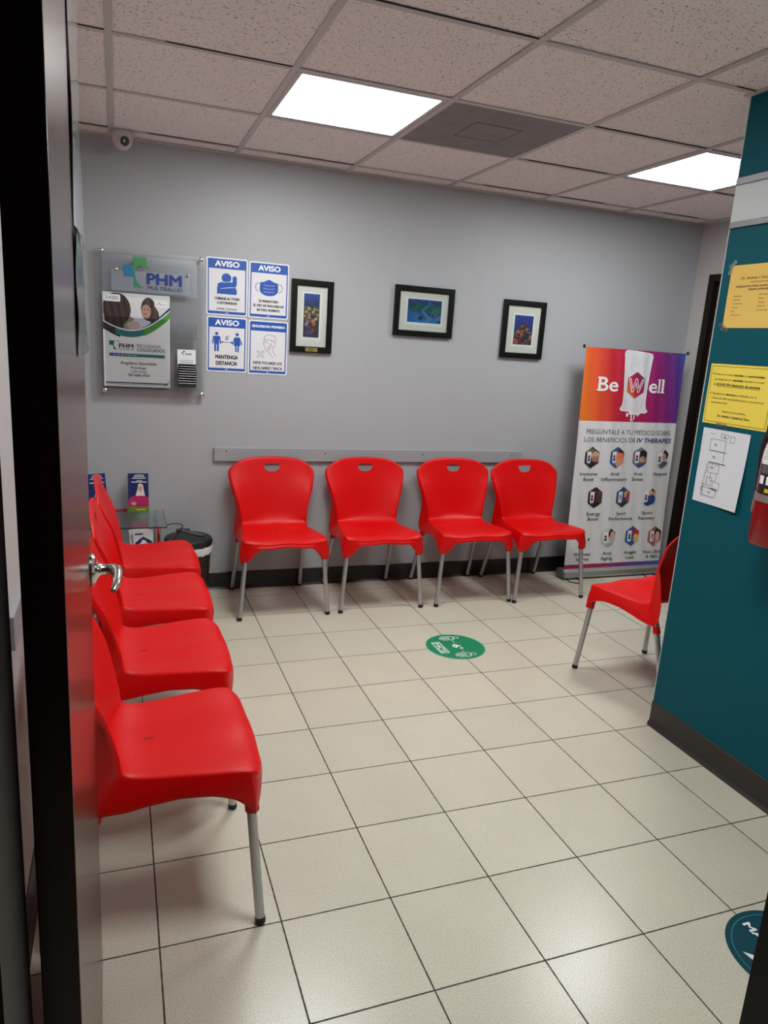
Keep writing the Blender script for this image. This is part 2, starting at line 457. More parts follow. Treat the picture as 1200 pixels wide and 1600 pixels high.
# ---------------------------------------------------------------- doors
def lever(parent, loc, rot):
    h = empty('door_handle', loc, rot, parent)
    q = MB()   # local z away from the door face, local x towards the hinge, y up
    q.lathe([(0.0, 0.0), (0.033, 0.0), (0.034, 0.004), (0.031, 0.009), (0.022, 0.012), (0.016, 0.016), (0.0125, 0.022), (0.011, 0.030), (0.011, 0.046)], M_CHR, n=32)
    q.tube([(0, 0, 0.038), (0, 0, 0.050), (0.006, 0, 0.060), (0.020, 0, 0.066), (0.045, -0.001, 0.067), (0.075, -0.006, 0.066), (0.100, -0.016, 0.064), (0.112, -0.026, 0.062)],
           [0.0112, 0.0115, 0.0115, 0.0110, 0.0095, 0.0085, 0.0075, 0.0055], M_CHR, 16)
    q.build('lever', h, smooth=True, fix=True)
    return h
hx, hy, lx, ly = -0.4225, -0.598, -0.4355, 0.292       # face line of the open door
ang = math.atan2(ly - hy, lx - hx)
L = math.hypot(lx - hx, ly - hy)
# local x along the leaf from hinge to latch, local y = thickness away from the room side, z up
door = empty('door_1', (hx, hy, 0), (0, 0, ang)); door['kind'] = 'structure'
q = MB(); q.box((0, 0, 0.010), (L, 0.035, 2.078), M_DOOR, 0.0012)
leaf = q.build('door_leaf', door)
# the leaf's visible face looks towards +X, i.e. local -y
hd = empty('door_handle', (L - 0.062, -0.0, 1.010), (PI / 2, 0, 0), door)
q = MB()
q.lathe([(0.0, 0.0), (0.033, 0.0), (0.034, 0.004), (0.031, 0.009), (0.022, 0.012), (0.015, 0.016), (0.0115, 0.022), (0.0105, 0.032), (0.0105, 0.044)], M_CHR, n=32)
q.build('rose', hd, smooth=True)
q = MB()
q.tube([(0, 0, 0.030), (0, 0, 0.038), (-0.003, 0.000, 0.045), (-0.012, 0.000, 0.050), (-0.030, -0.003, 0.051), (-0.050, -0.006, 0.050), (-0.070, -0.011, 0.047), (-0.082, -0.017, 0.042)],
       [0.0108, 0.0115, 0.0118, 0.0115, 0.0100, 0.0085, 0.0070, 0.0055], M_CHR, 18)
q.build('lever', hd, smooth=True, fix=True)
q = MB()
for z in (0.22, 1.86):
    q.tube([(-0.006, 0.038, z - 0.05), (-0.006, 0.038, z + 0.05)], 0.006, M_JAMB, 10)
q.build('hinge', door)
# sheets fixed to the door face
def sheet_on_door(name, u0, u1, z0, z1, bulge, curl, mat, label, cat, thick=0.0008):
    q = MB(); nu, nv = 10, 16; vs = []; fs = []
    for side in (0, 1):
        for j in range(nv + 1):
            for i in range(nu + 1):
                a, bq = i / nu, j / nv
                off = 0.0015 + bulge * math.sin(a * PI) * (0.5 + 0.5 * math.sin(bq * 9 + 1)) + curl * (1 - bq) ** 2 * a + 0.002 * math.sin(a * 14 + bq * 5) ** 2
                vs.append((u0 + (u1 - u0) * a, -(off + thick * side), z0 + (z1 - z0) * bq))
    st = (nu + 1) * (nv + 1)
    for j in range(nv):
        for i in range(nu):
            a = j * (nu + 1) + i
            fs.append((a, a + 1, a + nu + 2, a + nu + 1)); fs.append((a + st, a + nu + 1 + st, a + nu + 2 + st, a + 1 + st))
    for i in range(nu):
        a = i; fs.append((a, a + st, a + 1 + st, a + 1)); a = nv * (nu + 1) + i; fs.append((a, a + 1, a + 1 + st, a + st))
    for j in range(nv):
        a = j * (nu + 1); fs.append((a, a + nu + 1, a + nu + 1 + st, a + st)); a += nu; fs.append((a, a + st, a + nu + 1 + st, a + nu + 1))
    q.add(vs, fs, mat)
    o = q.build(name, smooth=True, fix=True, loc=(hx, hy, 0), rot=(0, 0, ang))
    return tag(o, label, cat)
M_LAM = pm('laminated_paper', (150, 164, 172), 0.12, 0, 0.8)
M_SLV = pm('dark_plastic_sleeve', (30, 31, 35), 0.2)
sheet_on_door('laminated_notice', 0.46, 0.845, 1.615, 2.03, 0.005, 0.003, M_LAM, 'glossy laminated sheet curling off the upper part of the open brown door', 'notice')
sheet_on_door('plastic_sleeve', 0.47, 0.83, 1.44, 1.612, 0.002, 0.006, M_SLV, 'dark glossy plastic sleeve on the open brown door, just under the laminated sheet', 'sleeve')

# door_2, far right: dark frame with a closed brown leaf
q = MB()
q.box((RIGHT - 0.010, 2.715, 0), (RIGHT + 0.1, 2.765, 2.075), M_JAMB)
q.box((RIGHT - 0.010, 1.86, 0), (RIGHT + 0.1, 1.91, 2.075), M_JAMB)
q.box((RIGHT - 0.010, 1.91, 2.028), (RIGHT + 0.1, 2.715, 2.075), M_JAMB)
d2 = q.build('door_2'); d2['kind'] = 'structure'
q = MB(); q.box((RIGHT + 0.03, 1.912, 0.01), (RIGHT + 0.07, 2.713, 2.026), M_DOOR); q.build('door_leaf', d2)
q = MB(); q.lathe([(0, 0.03), (0.02, 0.03), (0.026, 0.02), (0.02, 0.008), (0.012, 0.0), (0.012, -0.04)][::-1], M_CHR, (RIGHT + 0.0, 1.98, 1.0), 20, 'x'); q.build('door_knob', d2, smooth=True)

# ---------------------------------------------------------------- lights, vent, camera on the ceiling
M_EMIT = pm('lit_diffuser', (255, 255, 255), 0.5, emit=LIGHT)
def ceiling_light(i, j, label):
    x0, y0 = GX0 + i * G, GY0 + j * GYP
    r = empty('ceiling_light', (x0 + G / 2, y0 + GYP / 2, CEIL)); a = G / 2 - 0.014
    tag(r, label, 'ceiling light', 'square recessed ceiling lights')
    q = MB()
    for s in (-1, 1):
        q.box((s * a, -a, 0.000), (s * (a - 0.020), a, 0.06), M_GRID, 0.001)
        q.box((-a, s * a, 0.0005), (a, s * (a - 0.020), 0.06), M_GRID, 0.001)
    q.build('frame', r)
    q = MB(); q.box((-a + 0.02, -a + 0.02, 0.004), (a - 0.02, a - 0.02, 0.010), M_EMIT); q.build('diffuser', r)
    q = MB(); q.box((-a, -a, 0.06), (a, a, 0.062), M_GRID); q.build('housing', r)
    q = MB(); q.box((a + 0.001, -0.2, 0.0035), (a + 0.0045, a - 0.02, 0.004), M_BLK)
    return r
ceiling_light(1, 0, 'square lit ceiling panel left of the dark vent tile')
ceiling_light(4, 0, 'square lit ceiling panel at right, partly hidden by the teal wall')
vx, vy = GX0 + 2.5 * G, GY0 + 0.5 * GYP
ceiling_light(1, -3, 'unseen square ceiling panel added near the open brown door to light the near floor')  # assumed panel out of view, added to brighten the near floor
vent = empty('ceiling_vent', (vx, vy, CEIL)); tag(vent, 'dark grey square ceiling vent panel with a smaller square at its middle', 'vent')
M_VENT = pm('dusty_grey_vent', (128, 130, 132), 0.7); vary(M_VENT, 9, 0.88, 1.08)
q = MB(); q.box((-0.293, -0.294, 0.001), (0.293, 0.294, 0.008), M_VENT, 0.002); q.build('plate', vent)
q = MB(); q.box((-0.105, -0.105, 0.0004), (0.105, 0.105, 0.0025), M_VENT); q.build('center_plate', vent)
q = MB()
for s in (-1, 1):
    q.box((s * 0.1105, -0.1105, 0.0003), (s * 0.1065, 0.1105, 0.0018), M_BLKP); q.box((-0.1105, s * 0.1105, 0.0002), (0.1105, s * 0.1065, 0.0018), M_BLKP)
q.build('slot', vent)
sc = empty('security_camera', (-0.332, 2.775, CEIL)); tag(sc, 'small white dome security camera on the ceiling at the left', 'security camera')
M_CAMW = pm('white_camera_plastic', (200, 196, 194), 0.4)
q = MB(); q.lathe([(0.0, -0.001), (0.052, -0.001), (0.055, -0.006), (0.053, -0.022), (0.049, -0.028), (0.046, -0.038)], M_CAMW, n=36); q.build('base', sc, smooth=True)
q = MB(); q.lathe([(0.046 * math.cos(a), -0.036 - 0.046 * math.sin(a)) for a in [k * PI / 2 / 10 for k in range(11)]], M_CAMW, n=36); q.build('housing', sc, smooth=True)
dv = (Vector((0.15, -1.25, 1.7)) - Vector((-0.332, 2.775, 2.34))).normalized()
e = empty('lens', (dv.x * 0.030, dv.y * 0.030, -0.040 + dv.z * 0.030), Vector((0, 0, 1)).rotation_difference(dv + Vector((0.25, 0, -.1))).to_euler(), sc)
q = MB(); q.lathe([(0.020, 0.0), (0.026, 0.004), (0.026, 0.018), (0.023, 0.020), (0.022, 0.018)], M_CAMW, n=28); q.build('bezel', e, smooth=True)
q = MB(); q.lathe([(0.0, 0.0165), (0.022, 0.0165)], M_BLKP, n=28)
for k in range(8):
    a = k * PI / 4; q.lathe([(0.0, 0.0172), (0.0025, 0.0172)], M_RAILD, (0.016 * math.cos(a), 0.016 * math.sin(a), 0), 8)
q.lathe([(0.0, 0.018), (0.006, 0.0175), (0.007, 0.0165)], M_CHR, n=16); q.build('glass', e)

# ---------------------------------------------------------------- the red chairs
def smooth(t): t = max(0.0, min(1.0, t)); return t * t * (3 - 2 * t)
def interp(tab, x):
    if x <= tab[0][0]: return tab[0][1]
    for (a, va), (b, vb) in zip(tab, tab[1:]):
        if x <= b:
            t = (x - a) / (b - a); return va + (vb - va) * t
    return tab[-1][1]
def catmull(P, n):
    out = []
    for i in range(len(P) - 1):
        p0, p1, p2, p3 = P[max(i - 1, 0)], P[i], P[i + 1], P[min(i + 2, len(P) - 1)]
        for k in range(n):
            t = k / n
            out.append(tuple(0.5 * ((2 * b) + (-a + c) * t + (2 * a - 5 * b + 4 * c - d) * t * t + (-a + 3 * b - 3 * c + d) * t ** 3) for a, b, c, d in zip(p0, p1, p2, p3)))
    out.append(P[-1]); return out
# centre-line stations: (y, z, half width, side rise) from front edge to top of back; +y = front
ST = [(0.250, 0.424, 0.220, 0.000), (0.232, 0.437, 0.221, 0.000), (0.19, 0.442, 0.219, 0.000), (0.11, 0.438, 0.208, 0.002), (0.04, 0.433, 0.194, 0.004),
      (-0.03, 0.431, 0.182, 0.005), (-0.076, 0.439, 0.177, 0.005), (-0.102, 0.458, 0.176, 0.003), (-0.116, 0.487, 0.178, 0.000), (-0.127, 0.535, 0.186, 0.000),
      (-0.140, 0.600, 0.203, 0.000), (-0.155, 0.670, 0.219, 0.000), (-0.169, 0.730, 0.232, 0.000), (-0.179, 0.776, 0.240, 0.0), (-0.185, 0.803, 0.239, 0.0)]
SM = lambda tab, x: interp(tab, x)
LTAB = [(-0.33, 0.108), (-0.30, 0.096), (-0.265, 0.070), (-0.21, 0.056), (-0.13, 0.056), (-0.07, 0.070), (-0.02, 0.098), (0.00, 0.116), (0.02, 0.122), (0.05, 0.098), (0.09, 0.064), (0.14, 0.042), (0.20, 0.026), (0.30, 0.013)]
ATAB = [(-0.12, 0.0), (-0.06, 16.0), (0.0, 38.0), (0.05, 60.0), (0.10, 78.0), (0.16, 90.0)]
OTAB = [(-0.33, 0.08), (-0.2, 0.18), (-0.1, 0.22), (-0.03, 0.24), (0.03, 0.23), (0.08, 0.18), (0.14, 0.12), (0.3, 0.06)]
def chair_shell():
    S = catmull(ST, 4); nv = len(S); nu = 28
    P = []
    for j, (y, z, wd, ri) in enumerate(S):
        row = []
        tb = max(0.0, (z - 0.56) / 0.242) ** 1.5 if j > 28 else 0.0
        for i in range(nu + 1):
            u = -1 + 2 * i / nu
            x = wd * u
            yy, zz = y, z
            if j <= 26:      # saddle and two thigh hollows on the seat
                k = smooth(1 - abs(j - 14) / 16.0)
                zz += -0.006 * k * math.cos(u * PI * 0.5) + 0.004 * (1 - j / 26) * math.cos(u * 2 * PI) * (1 - abs(u) ** 4)
                zz += ri * abs(u) ** 3
                if j < 6: yy += -0.010 * abs(u) ** 8 * (1 - j / 6) + 0.006 * (1 - u * u) * (1 - j / 6)
            else:            # the back curls forward at its sides and hollows in the middle
                pass
            if j > 20: yy += 0.034 * abs(u) ** 2.3 * smooth((z - 0.424) / 0.06) * (1 - 0.5 * smooth((z - 0.6) / 0.2))
            if tb > 0: zz -= 0.062 * tb * (0.60 * abs(u) ** 5.5 + 0.40 * u * u)
            row.append(Vector((x, yy, zz)))
        P.append(row)
    for _ in range(8):      # ease the fold between seat and back towards the sides
        Q = [list(row) for row in P]
        for j in range(18, 44):
            for i in range(nu + 1):
                k = smooth((abs(-1 + 2 * i / nu) - 0.45) / 0.45) * smooth(min(j - 17, 44 - j) / 5)
                if k > 0: Q[j][i] = P[j][i].lerp((P[j - 1][i] + P[j + 1][i]) / 2, 0.5 * k)
        P = Q
    V = []; F = []
    idx = [[None] * (nu + 1) for _ in range(nv)]
    for j in range(nv):
        for i in range(nu + 1):
            idx[j][i] = len(V); V.append(P[j][i])
    for j in range(nv - 1):
        for i in range(nu): F.append((idx[j][i], idx[j][i + 1], idx[j + 1][i + 1], idx[j + 1][i]))
    # perimeter: front edge left to right, right side up, top right to left, left side down
    per = [(0, i) for i in range(nu)] + [(j, nu) for j in range(nv - 1)] + [(nv - 1, i) for i in range(nu, 0, -1)] + [(j, 0) for j in range(nv - 1, 0, -1)]
    n = len(per); rim = []
    arc = [0.0]
    for j in range(1, nv): arc.append(arc[-1] + (P[j][nu] - P[j - 1][nu]).length)
    jc = min(range(nv), key=lambda j: abs(P[j][nu].z - 0.452) if 20 < j < 34 else 9)
    dd = [a_ - arc[jc] for a_ in arc]
    for j, i in per:
        dj = P[min(j + 1, nv - 1)][i] - P[max(j - 1, 0)][i]; di = P[j][min(i + 1, nu)] - P[j][max(i - 1, 0)]
        nor = dj.cross(di).normalized()
        o = Vector((0, 0, 0))
        if i == 0: o -= di.normalized()
        if i == nu: o += di.normalized()
        if j == 0: o -= dj.normalized()
        if j == nv - 1: o += dj.normalized()
        o = (o - nor * o.dot(nor)).normalized()
        if j == 0: nf = Vector((0, 0.10, 1)).normalized(); o = Vector((o.x, max(o.y, 0.3), 0)).normalized()
        else: nf = nor
        s = j / (nv - 1); au = abs(P[j][i].x) / max(1e-6, S[j][2])
        y, z = P[j][i].y, P[j][i].z
        if j == 0: Lf = 0.030 + 0.078 * smooth((au - 0.62) / 0.36)
        elif i in (0, nu) and j < nv - 1:
            Lf = interp(LTAB, dd[j])
        else: Lf = 0.009
        dn = -nf
        if i in (0, nu) and 0 < j < nv - 1:
            an = math.radians(interp(ATAB, dd[j])); dn = Vector((0, -math.sin(an), -math.cos(an)))
            if dd[j] > 0.14: dn = dn.lerp(-nf, smooth((dd[j] - 0.14) / 0.08)).normalized()
            ox_ = interp(OTAB, dd[j]); dn = (dn + Vector((ox_ if i == nu else -ox_, 0, 0))).normalized()
        rim.append((P[j][i], nor, o, dn, Lf, j, i))
    rings = [[idx[j][i] for j, i in per]]
    for a, bq, c in ((0.0055, 0.0018, 0), (0.0095, 0.0065, 0), (0.0115, 0.013, 0), (0.013, 0.013, 0.33), (0.0145, 0.013, 0.66), (0.0155, 0.013, 1.0)):
        ring = []
        for p, nor, o, dn, Lf, j, i in rim:
            k = min(1, Lf / 0.03)
            v = p + o * a - nor * bq * k * (1 if c == 0 else 0) + (dn * (bq * k + (Lf - bq * k) * c) if c else Vector((0, 0, 0)))
            ring.append(len(V)); V.append(v)
        rings.append(ring)
    for r0, r1 in zip(rings, rings[1:]):
        for k in range(n):
            F.append((r0[k], r1[k], r1[(k + 1) % n], r0[(k + 1) % n]))
    me = bpy.data.meshes.new('shell'); me.from_pydata([v[:] for v in V], [], F)
    bm = bmesh.new(); bm.from_mesh(me); bmesh.ops.recalc_face_normals(bm, faces=list(bm.faces))
    # make sure the seat top looks up
    up = [f for f in bm.faces if abs(f.calc_center_median().x) < 0.05 and abs(f.calc_center_median().y - 0.05) < 0.03]
    if up and up[0].normal.z < 0: bmesh.ops.reverse_faces(bm, faces=list(bm.faces))
    bm.to_mesh(me); bm.free()
    ob = bpy.data.objects.new('tmp', me); C.objects.link(ob)
    md = ob.modifiers.new('s', 'SOLIDIFY'); md.thickness = 0.005; md.offset = -1
    sb = ob.modifiers.new('u', 'SUBSURF'); sb.levels = 1; sb.render_levels = 1
    # handle hole cutter: D shape with a flat top
    q = MB(); pts = []
    for k in range(13):
        a = PI + PI * k / 12; pts.append((0.046 * math.copysign(abs(math.cos(a)) ** 0.75, math.cos(a)), 0.765 + 0.034 * math.sin(a)))
    pts += [(0.047, 0.770), (0.041, 0.774), (-0.041, 0.774), (-0.047, 0.770)]
    k = len(pts)
    q.add([(x, -0.30, z) for x, z in pts] + [(x, -0.05, z) for x, z in pts], [tuple(range(k)), tuple(range(k, 2 * k))[::-1]] + [(i, (i + 1) % k, (i + 1) % k + k, i + k) for i in range(k)], M_RED)
    cut = q.build('cutter', fix=True)
    bo = ob.modifiers.new('b', 'BOOLEAN'); bo.operation = 'DIFFERENCE'; bo.object = cut; bo.solver = 'EXACT'
    bpy.context.view_layer.update()
    dg = bpy.context.evaluated_depsgraph_get()
    m2 = bpy.data.meshes.new_from_object(ob.evaluated_get(dg)); m2.name = 'shell'
    bpy.data.objects.remove(ob); bpy.data.objects.remove(cut)
    m2.materials.clear(); m2.materials.append(M_RED)
    for p in m2.polygons: p.material_index = 0
    # sockets that take the legs
    bm = bmesh.new(); bm.from_mesh(m2)
    def sock(p0, p1, r0, r1):
        q = MB(); p0 = Vector(p0); p1 = Vector(p1)
        q.tube([p0, p0.lerp(p1, 0.6), p1 - (p1 - p0) * 0.04, p1], [r0, r0 * 0.45 + r1 * 0.55, r1, r1 * 0.86], M_RED, 20)
        mm = bpy.data.meshes.new('x'); mm.from_pydata(q.v, [], q.f)
        bm.from_mesh(mm); bpy.data.meshes.remove(mm)
    for s in (-1, 1):
        sock((s * 0.206, 0.218, 0.415), (s * 0.219, 0.229, 0.318), 0.015, 0.0185)
        sock((s * 0.176, -0.104, 0.420), (s * 0.194, -0.148, 0.330), 0.010, 0.0170)
    bmesh.ops.recalc_face_normals(bm, faces=[f for f in bm.faces if len(f.verts) > 0][-1:])
    bm.to_mesh(m2); bm.free()
    m2.polygons.foreach_set('use_smooth', [True] * len(m2.polygons))
    m2.set_sharp_from_angle(angle=math.radians(50))
    return m2
SHELL = chair_shell()
from mathutils.bvhtree import BVHTree
SBVH = BVHTree.FromPolygons([v.co for v in SHELL.vertices], [p.vertices for p in SHELL.polygons])
def leg_mesh(p0, p1):
    q = MB(); p0 = Vector(p0); p1 = Vector(p1); d = (p1 - p0).normalized()
    q.tube([p0, p1 - d * 0.012], 0.0125, M_ALU, 20); return q
def foot_mesh(p0, p1):
    q = MB(); p0 = Vector(p0); p1 = Vector(p1); d = (p1 - p0).normalized()
    q.tube([p1 - d * 0.018, p1 - d * 0.004, p1], [0.0136, 0.0140, 0.0125], M_BLK, 20); return q
def make_chair():
    r = empty('chair')
    o = bpy.data.objects.new('shell', SHELL); C.objects.link(o); o.parent = r
    q = MB()
    q.ell(0, 0, 0.0020, 0.015, 0.0006, M_BLK, 20)
    hit = SBVH.ray_cast(Vector((0, -0.012, 0.6)), Vector((0, 0, -1)))[0]
    q.build('drain_slot', r, loc=(0, -0.012, hit.z + 0.0003))
    for s in (-1, 1):
        for a, b_ in (((s * 0.2105, 0.222, 0.385), (s * 0.245, 0.252, 0.001)), ((s * 0.189, -0.127, 0.39), (s * 0.207, -0.252, 0.001))):
            lg = leg_mesh(a, b_).build('leg', r, smooth=True)
            foot_mesh(a, b_).build('rubber_foot', lg, smooth=True)
    return r
proto = make_chair()
GB, GL_ = 'red chairs in a row along the back wall', 'red chairs in a row along the left wall'
chairs = [
    (0.4525, 2.630, PI + 0.01, 'red plastic chair on the far left of the row under the wall rail', GB),
    (1.020, 2.638, PI + 0.00, 'second red plastic chair from the left in the row under the wall rail', GB),
    (1.606, 2.633, PI + 0.00, 'third red plastic chair from the left in the row under the wall rail', GB),
    (2.112, 2.610, PI + 0.015, 'red plastic chair at the right end of the wall rail row, beside the roll-up banner', GB),
    (-0.305, 0.562, -PI / 2, 'nearest red plastic chair of the left row, front leg fully in view', GL_),
    (-0.295, 1.130, -PI / 2, 'second nearest red plastic chair of the left row', GL_),
    (-0.292, 1.688, -PI / 2, 'third nearest red plastic chair of the left row, level with the door handle', GL_),
    (-0.288, 2.217, -PI / 2, 'farthest red plastic chair of the left row, next to the glass table and bin', GL_),
    (1.986, 1.262, 0.155, 'red plastic chair seen from its side, half hidden by the teal wall', None)]
for k, (x, y, rz, lab, grp) in enumerate(chairs):
    o = proto if k == 0 else copy_tree(proto)
    o.location = (x, y, 0); o.rotation_euler = (0, 0, rz)
    tag(o, lab, 'chair', grp)

# ---------------------------------------------------------------- four notices
def backwall(name, x, z, y_out=0.0, label=None, cat=None, group=None, rz=0.0):
    e = empty(name, (x, BACK - y_out, z), ROT_BACK)
    if rz: e.rotation_euler = (PI / 2, -rz, 0)
    return tag(e, label, cat, group)
def notice(x0, z0, wd, h, head, headw, rz, label, texts, pict, hb=0.05):
    """x0, z0 = lower left corner"""
    e = backwall('safety_notice', x0, z0, 0, label, 'sign', 'blue and white notices in a block of four', rz)
    q = MB(); z = 0.003
    pts = []; r = 0.010
    for cx, cy, a0 in ((wd - r, r, -PI / 2), (wd - r, h - r, 0), (r, h - r, PI / 2), (r, r, PI)):
        for k in range(5): a = a0 + PI / 2 * k / 4; pts.append((cx + r * math.cos(a), cy + r * math.sin(a)))
    n = len(pts)
    q.add([(x, y, 0.0004) for x, y in pts] + [(x, y, z) for x, y in pts], [tuple(range(n))[::-1], tuple(range(n, 2 * n))] + [(i, (i + 1) % n, (i + 1) % n + n, i + n) for i in range(n)], M_WHITE)
    q.build('board', e)
    q = MB(); b = 0.007
    q.rect(b, b, wd - b, h - b, z + 0.0003, M_BLUE, 0.006)
    M_PAPER = pm('notice_white_field', (226, 226, 230), 0.45)
    q.rect(b + 0.006, b + 0.014, wd - b - 0.006, h - b - hb, z + 0.0006, M_PAPER)
    q.build('border', e)
    q = MB()
    q.text(head, wd / 2, h - b - hb / 2 - (0.0125 if headw < 0.15 else 0.006), 0.027 if headw < 0.15 else 0.0125, z + 0.0007, M_WHITE, headw, bold=0.055)
    for st, y, hh, ww, bo in texts: q.text(st, wd / 2, y, hh, z + 0.0009, M_INK, ww, bold=bo)
    q.rect(wd / 2 - 0.008, b + 0.005, wd / 2 + 0.008, b + 0.008, z + 0.0007, M_WHITE)
    q.build('lettering', e)
    q = MB(); pict(q, wd / 2, z + 0.0009); q.build('pictogram', e)
    return e
def pict_cough(q, cx, z):
    y0 = 0.118
    q.ell(cx - 0.004, y0 + 0.078, 0.026, 0.025, z, M_BLUE)
    q.line([(cx + 0.036, y0 + 0.030), (cx + 0.040, y0 + 0.055), (cx + 0.040, y0 + 0.072)], 0.022, z, M_BLUE); q.ell(cx + 0.040, y0 + 0.078, 0.0125, 0.013, z, M_BLUE)
    q.poly([(cx - 0.054, y0 - 0.006), (cx + 0.052, y0 - 0.006), (cx + 0.052, y0 + 0.016), (cx + 0.046, y0 + 0.030), (cx - 0.054, y0 + 0.022)], z, M_BLUE)
    q.poly([(cx - 0.054, y0 + 0.020), (cx + 0.046, y0 + 0.036), (cx + 0.050, y0 + 0.052), (cx + 0.018, y0 + 0.060), (cx - 0.030, y0 + 0.056), (cx - 0.050, y0 + 0.048)], z + 0.0001, M_BLUE)
    q.line([(cx - 0.034, y0 + 0.022), (cx + 0.010, y0 + 0.029), (cx + 0.050, y0 + 0.032)], 0.0022, z + 0.0003, M_WHITE)
    q.line([(cx - 0.022, y0 + 0.054), (cx + 0.024, y0 + 0.060)], 0.002, z + 0.0003, M_WHITE)
def pict_mask(q, cx, z):
    y = 0.165
    for s in (-1, 1):
        q.line([(cx + s * (0.055 + 0.020 * math.sin(t * PI / 10)), y + 0.022 * math.cos(t * PI / 10)) for t in range(11)], 0.0026, z, M_INKB)
    pts = [(cx, y + 0.044), (cx + 0.030, y + 0.030), (cx + 0.050, y + 0.026), (cx + 0.052, y - 0.012)]
    pts += [(cx + 0.052 * math.cos(a), y - 0.012 - 0.032 * math.sin(a)) for a in [k * PI / 10 for k in range(1, 10)]]
    pts += [(cx - 0.052, y - 0.012), (cx - 0.050, y + 0.026), (cx - 0.030, y + 0.030)]
    q.poly(pts[::-1], z, M_BLUE)
    for k in range(3):
        q.line([(cx - 0.030 + 0.006 * i, y + 0.014 - 0.017 * k - 0.004 * math.sin(i * PI / 10)) for i in range(11)], 0.0014, z + 0.0002, M_WHITE)
def person_flat(q, cx, y, s, z, m, dress=False):
    q.ell(cx, y + 0.088 * s, 0.0085 * s, 0.0085 * s, z, m, 16)
    if dress:
        q.poly([(cx - 0.010 * s, y + 0.074 * s), (cx - 0.019 * s, y + 0.030 * s), (cx + 0.019 * s, y + 0.030 * s), (cx + 0.010 * s, y + 0.074 * s)], z, m)
        for t in (-1, 1):
            q.line([(cx + t * 0.011 * s, y + 0.072 * s), (cx + t * 0.024 * s, y + 0.040 * s)], 0.006 * s, z, m)
            q.line([(cx + t * 0.006 * s, y + 0.030 * s), (cx + t * 0.006 * s, y + 0.002 * s)], 0.008 * s, z, m)
    else:
        q.rect(cx - 0.013 * s, y + 0.034 * s, cx + 0.013 * s, y + 0.076 * s, z, m, 0.004 * s)
        for t in (-1, 1):
            q.line([(cx + t * 0.015 * s, y + 0.072 * s), (cx + t * 0.020 * s, y + 0.040 * s)], 0.0065 * s, z, m)
            q.line([(cx + t * 0.007 * s, y + 0.036 * s), (cx + t * 0.007 * s, y + 0.002 * s)], 0.010 * s, z, m)
def pict_dist(q, cx, z):
    y = 0.110
    person_flat(q, cx - 0.056, y + 0.004, 1.05, z, M_BLUE); person_flat(q, cx + 0.056, y + 0.004, 1.05, z, M_BLUE, True)
    q.line([(cx - 0.028, y + 0.052), (cx + 0.028, y + 0.052)], 0.0026, z, M_INKB)
    for s in (-1, 1): q.poly([(cx + s * 0.034, y + 0.052), (cx + s * 0.022, y + 0.052 + s * 0.006), (cx + s * 0.022, y + 0.052 - s * 0.006)], z, M_INKB)
    q.text("6'", cx + 0.002, y + 0.065, 0.022, z, M_BLUE, bold=0.02)
def pict_face(q, cx, z):
    a, b = cx + 0.005, 0.165; wd = 0.0018
    q.line([(a - 0.030, b + 0.020), (a - 0.026, b + 0.045), (a - 0.008, b + 0.056), (a + 0.018, b + 0.052), (a + 0.034, b + 0.052), (a + 0.036, b + 0.030), (a + 0.034, b + 0.014)], wd, z, M_INKB)
    q.line([(a - 0.022, b + 0.032), (a - 0.026, b + 0.010), (a - 0.032, b + 0.012), (a - 0.030, b - 0.004), (a - 0.024, b - 0.008), (a - 0.020, b - 0.026), (a - 0.006, b - 0.040)], wd, z, M_INKB)
    q.line([(a - 0.022, b + 0.032), (a + 0.024, b + 0.026), (a + 0.030, b + 0.012), (a + 0.036, b + 0.006), (a + 0.034, b - 0.008), (a + 0.026, b - 0.012)], wd, z, M_INKB)
    q.line([(a - 0.016, b + 0.020), (a - 0.006, b + 0.021)], wd, z, M_INKB); q.line([(a + 0.008, b + 0.022), (a + 0.018, b + 0.020)], wd, z, M_INKB)
    q.ell(a - 0.011, b + 0.012, 0.0030, 0.0020, z, M_INKB, 10)
    q.line([(a + 0.040, b - 0.060), (a + 0.022, b - 0.030), (a + 0.018, b - 0.006), (a + 0.008, b + 0.010), (a + 0.005, b + 0.006), (a + 0.008, b - 0.012), (a - 0.004, b - 0.020), (a - 0.002, b - 0.032), (a + 0.012, b - 0.056), (a + 0.026, b - 0.068)], wd, z, M_INKB)
    q.line([(a - 0.006, b - 0.008), (a + 0.002, b - 0.012)], wd, z, M_INKB); q.line([(a - 0.004, b - 0.018), (a + 0.004, b - 0.024)], wd, z, M_INKB)
    # outlined X
    xc, yc, r, t = cx - 0.042, 0.112, 0.020, 0.006
    P = [(0, t), (r - t, r), (r, r - t), (t, 0), (r, -r + t), (r - t, -r), (0, -t), (-r + t, -r), (-r, -r + t), (-t, 0), (-r, r - t), (-r + t, r), (0, t)]
    q.line([(xc + x, yc + y) for x, y in P], wd, z, M_INKB)
notice(0.084, 1.583, 0.221, 0.300, 'AVISO', 0.128, 0.004, 'notice of a person coughing into an elbow, upper left of the four', [('CÚBRASE AL TOSER', 0.082, 0.0125, 0.135, 0.05), ('O ESTORNUDAR', 0.059, 0.0125, 0.108, 0.05), ('EVITE EL CONTAGIO', 0.029, 0.009, 0.108, 0.03)], pict_cough)
notice(0.312, 1.583, 0.222, 0.298, 'AVISO', 0.120, 0.0, 'notice with a blue face mask picture, upper right of the four', [('ES MANDATORIO', 0.086, 0.0125, 0.108, 0.05), ('EL USO DE MASCARILLAS', 0.062, 0.0125, 0.168, 0.05), ('EN TODO MOMENTO', 0.038, 0.0125, 0.128, 0.05)], pict_mask)
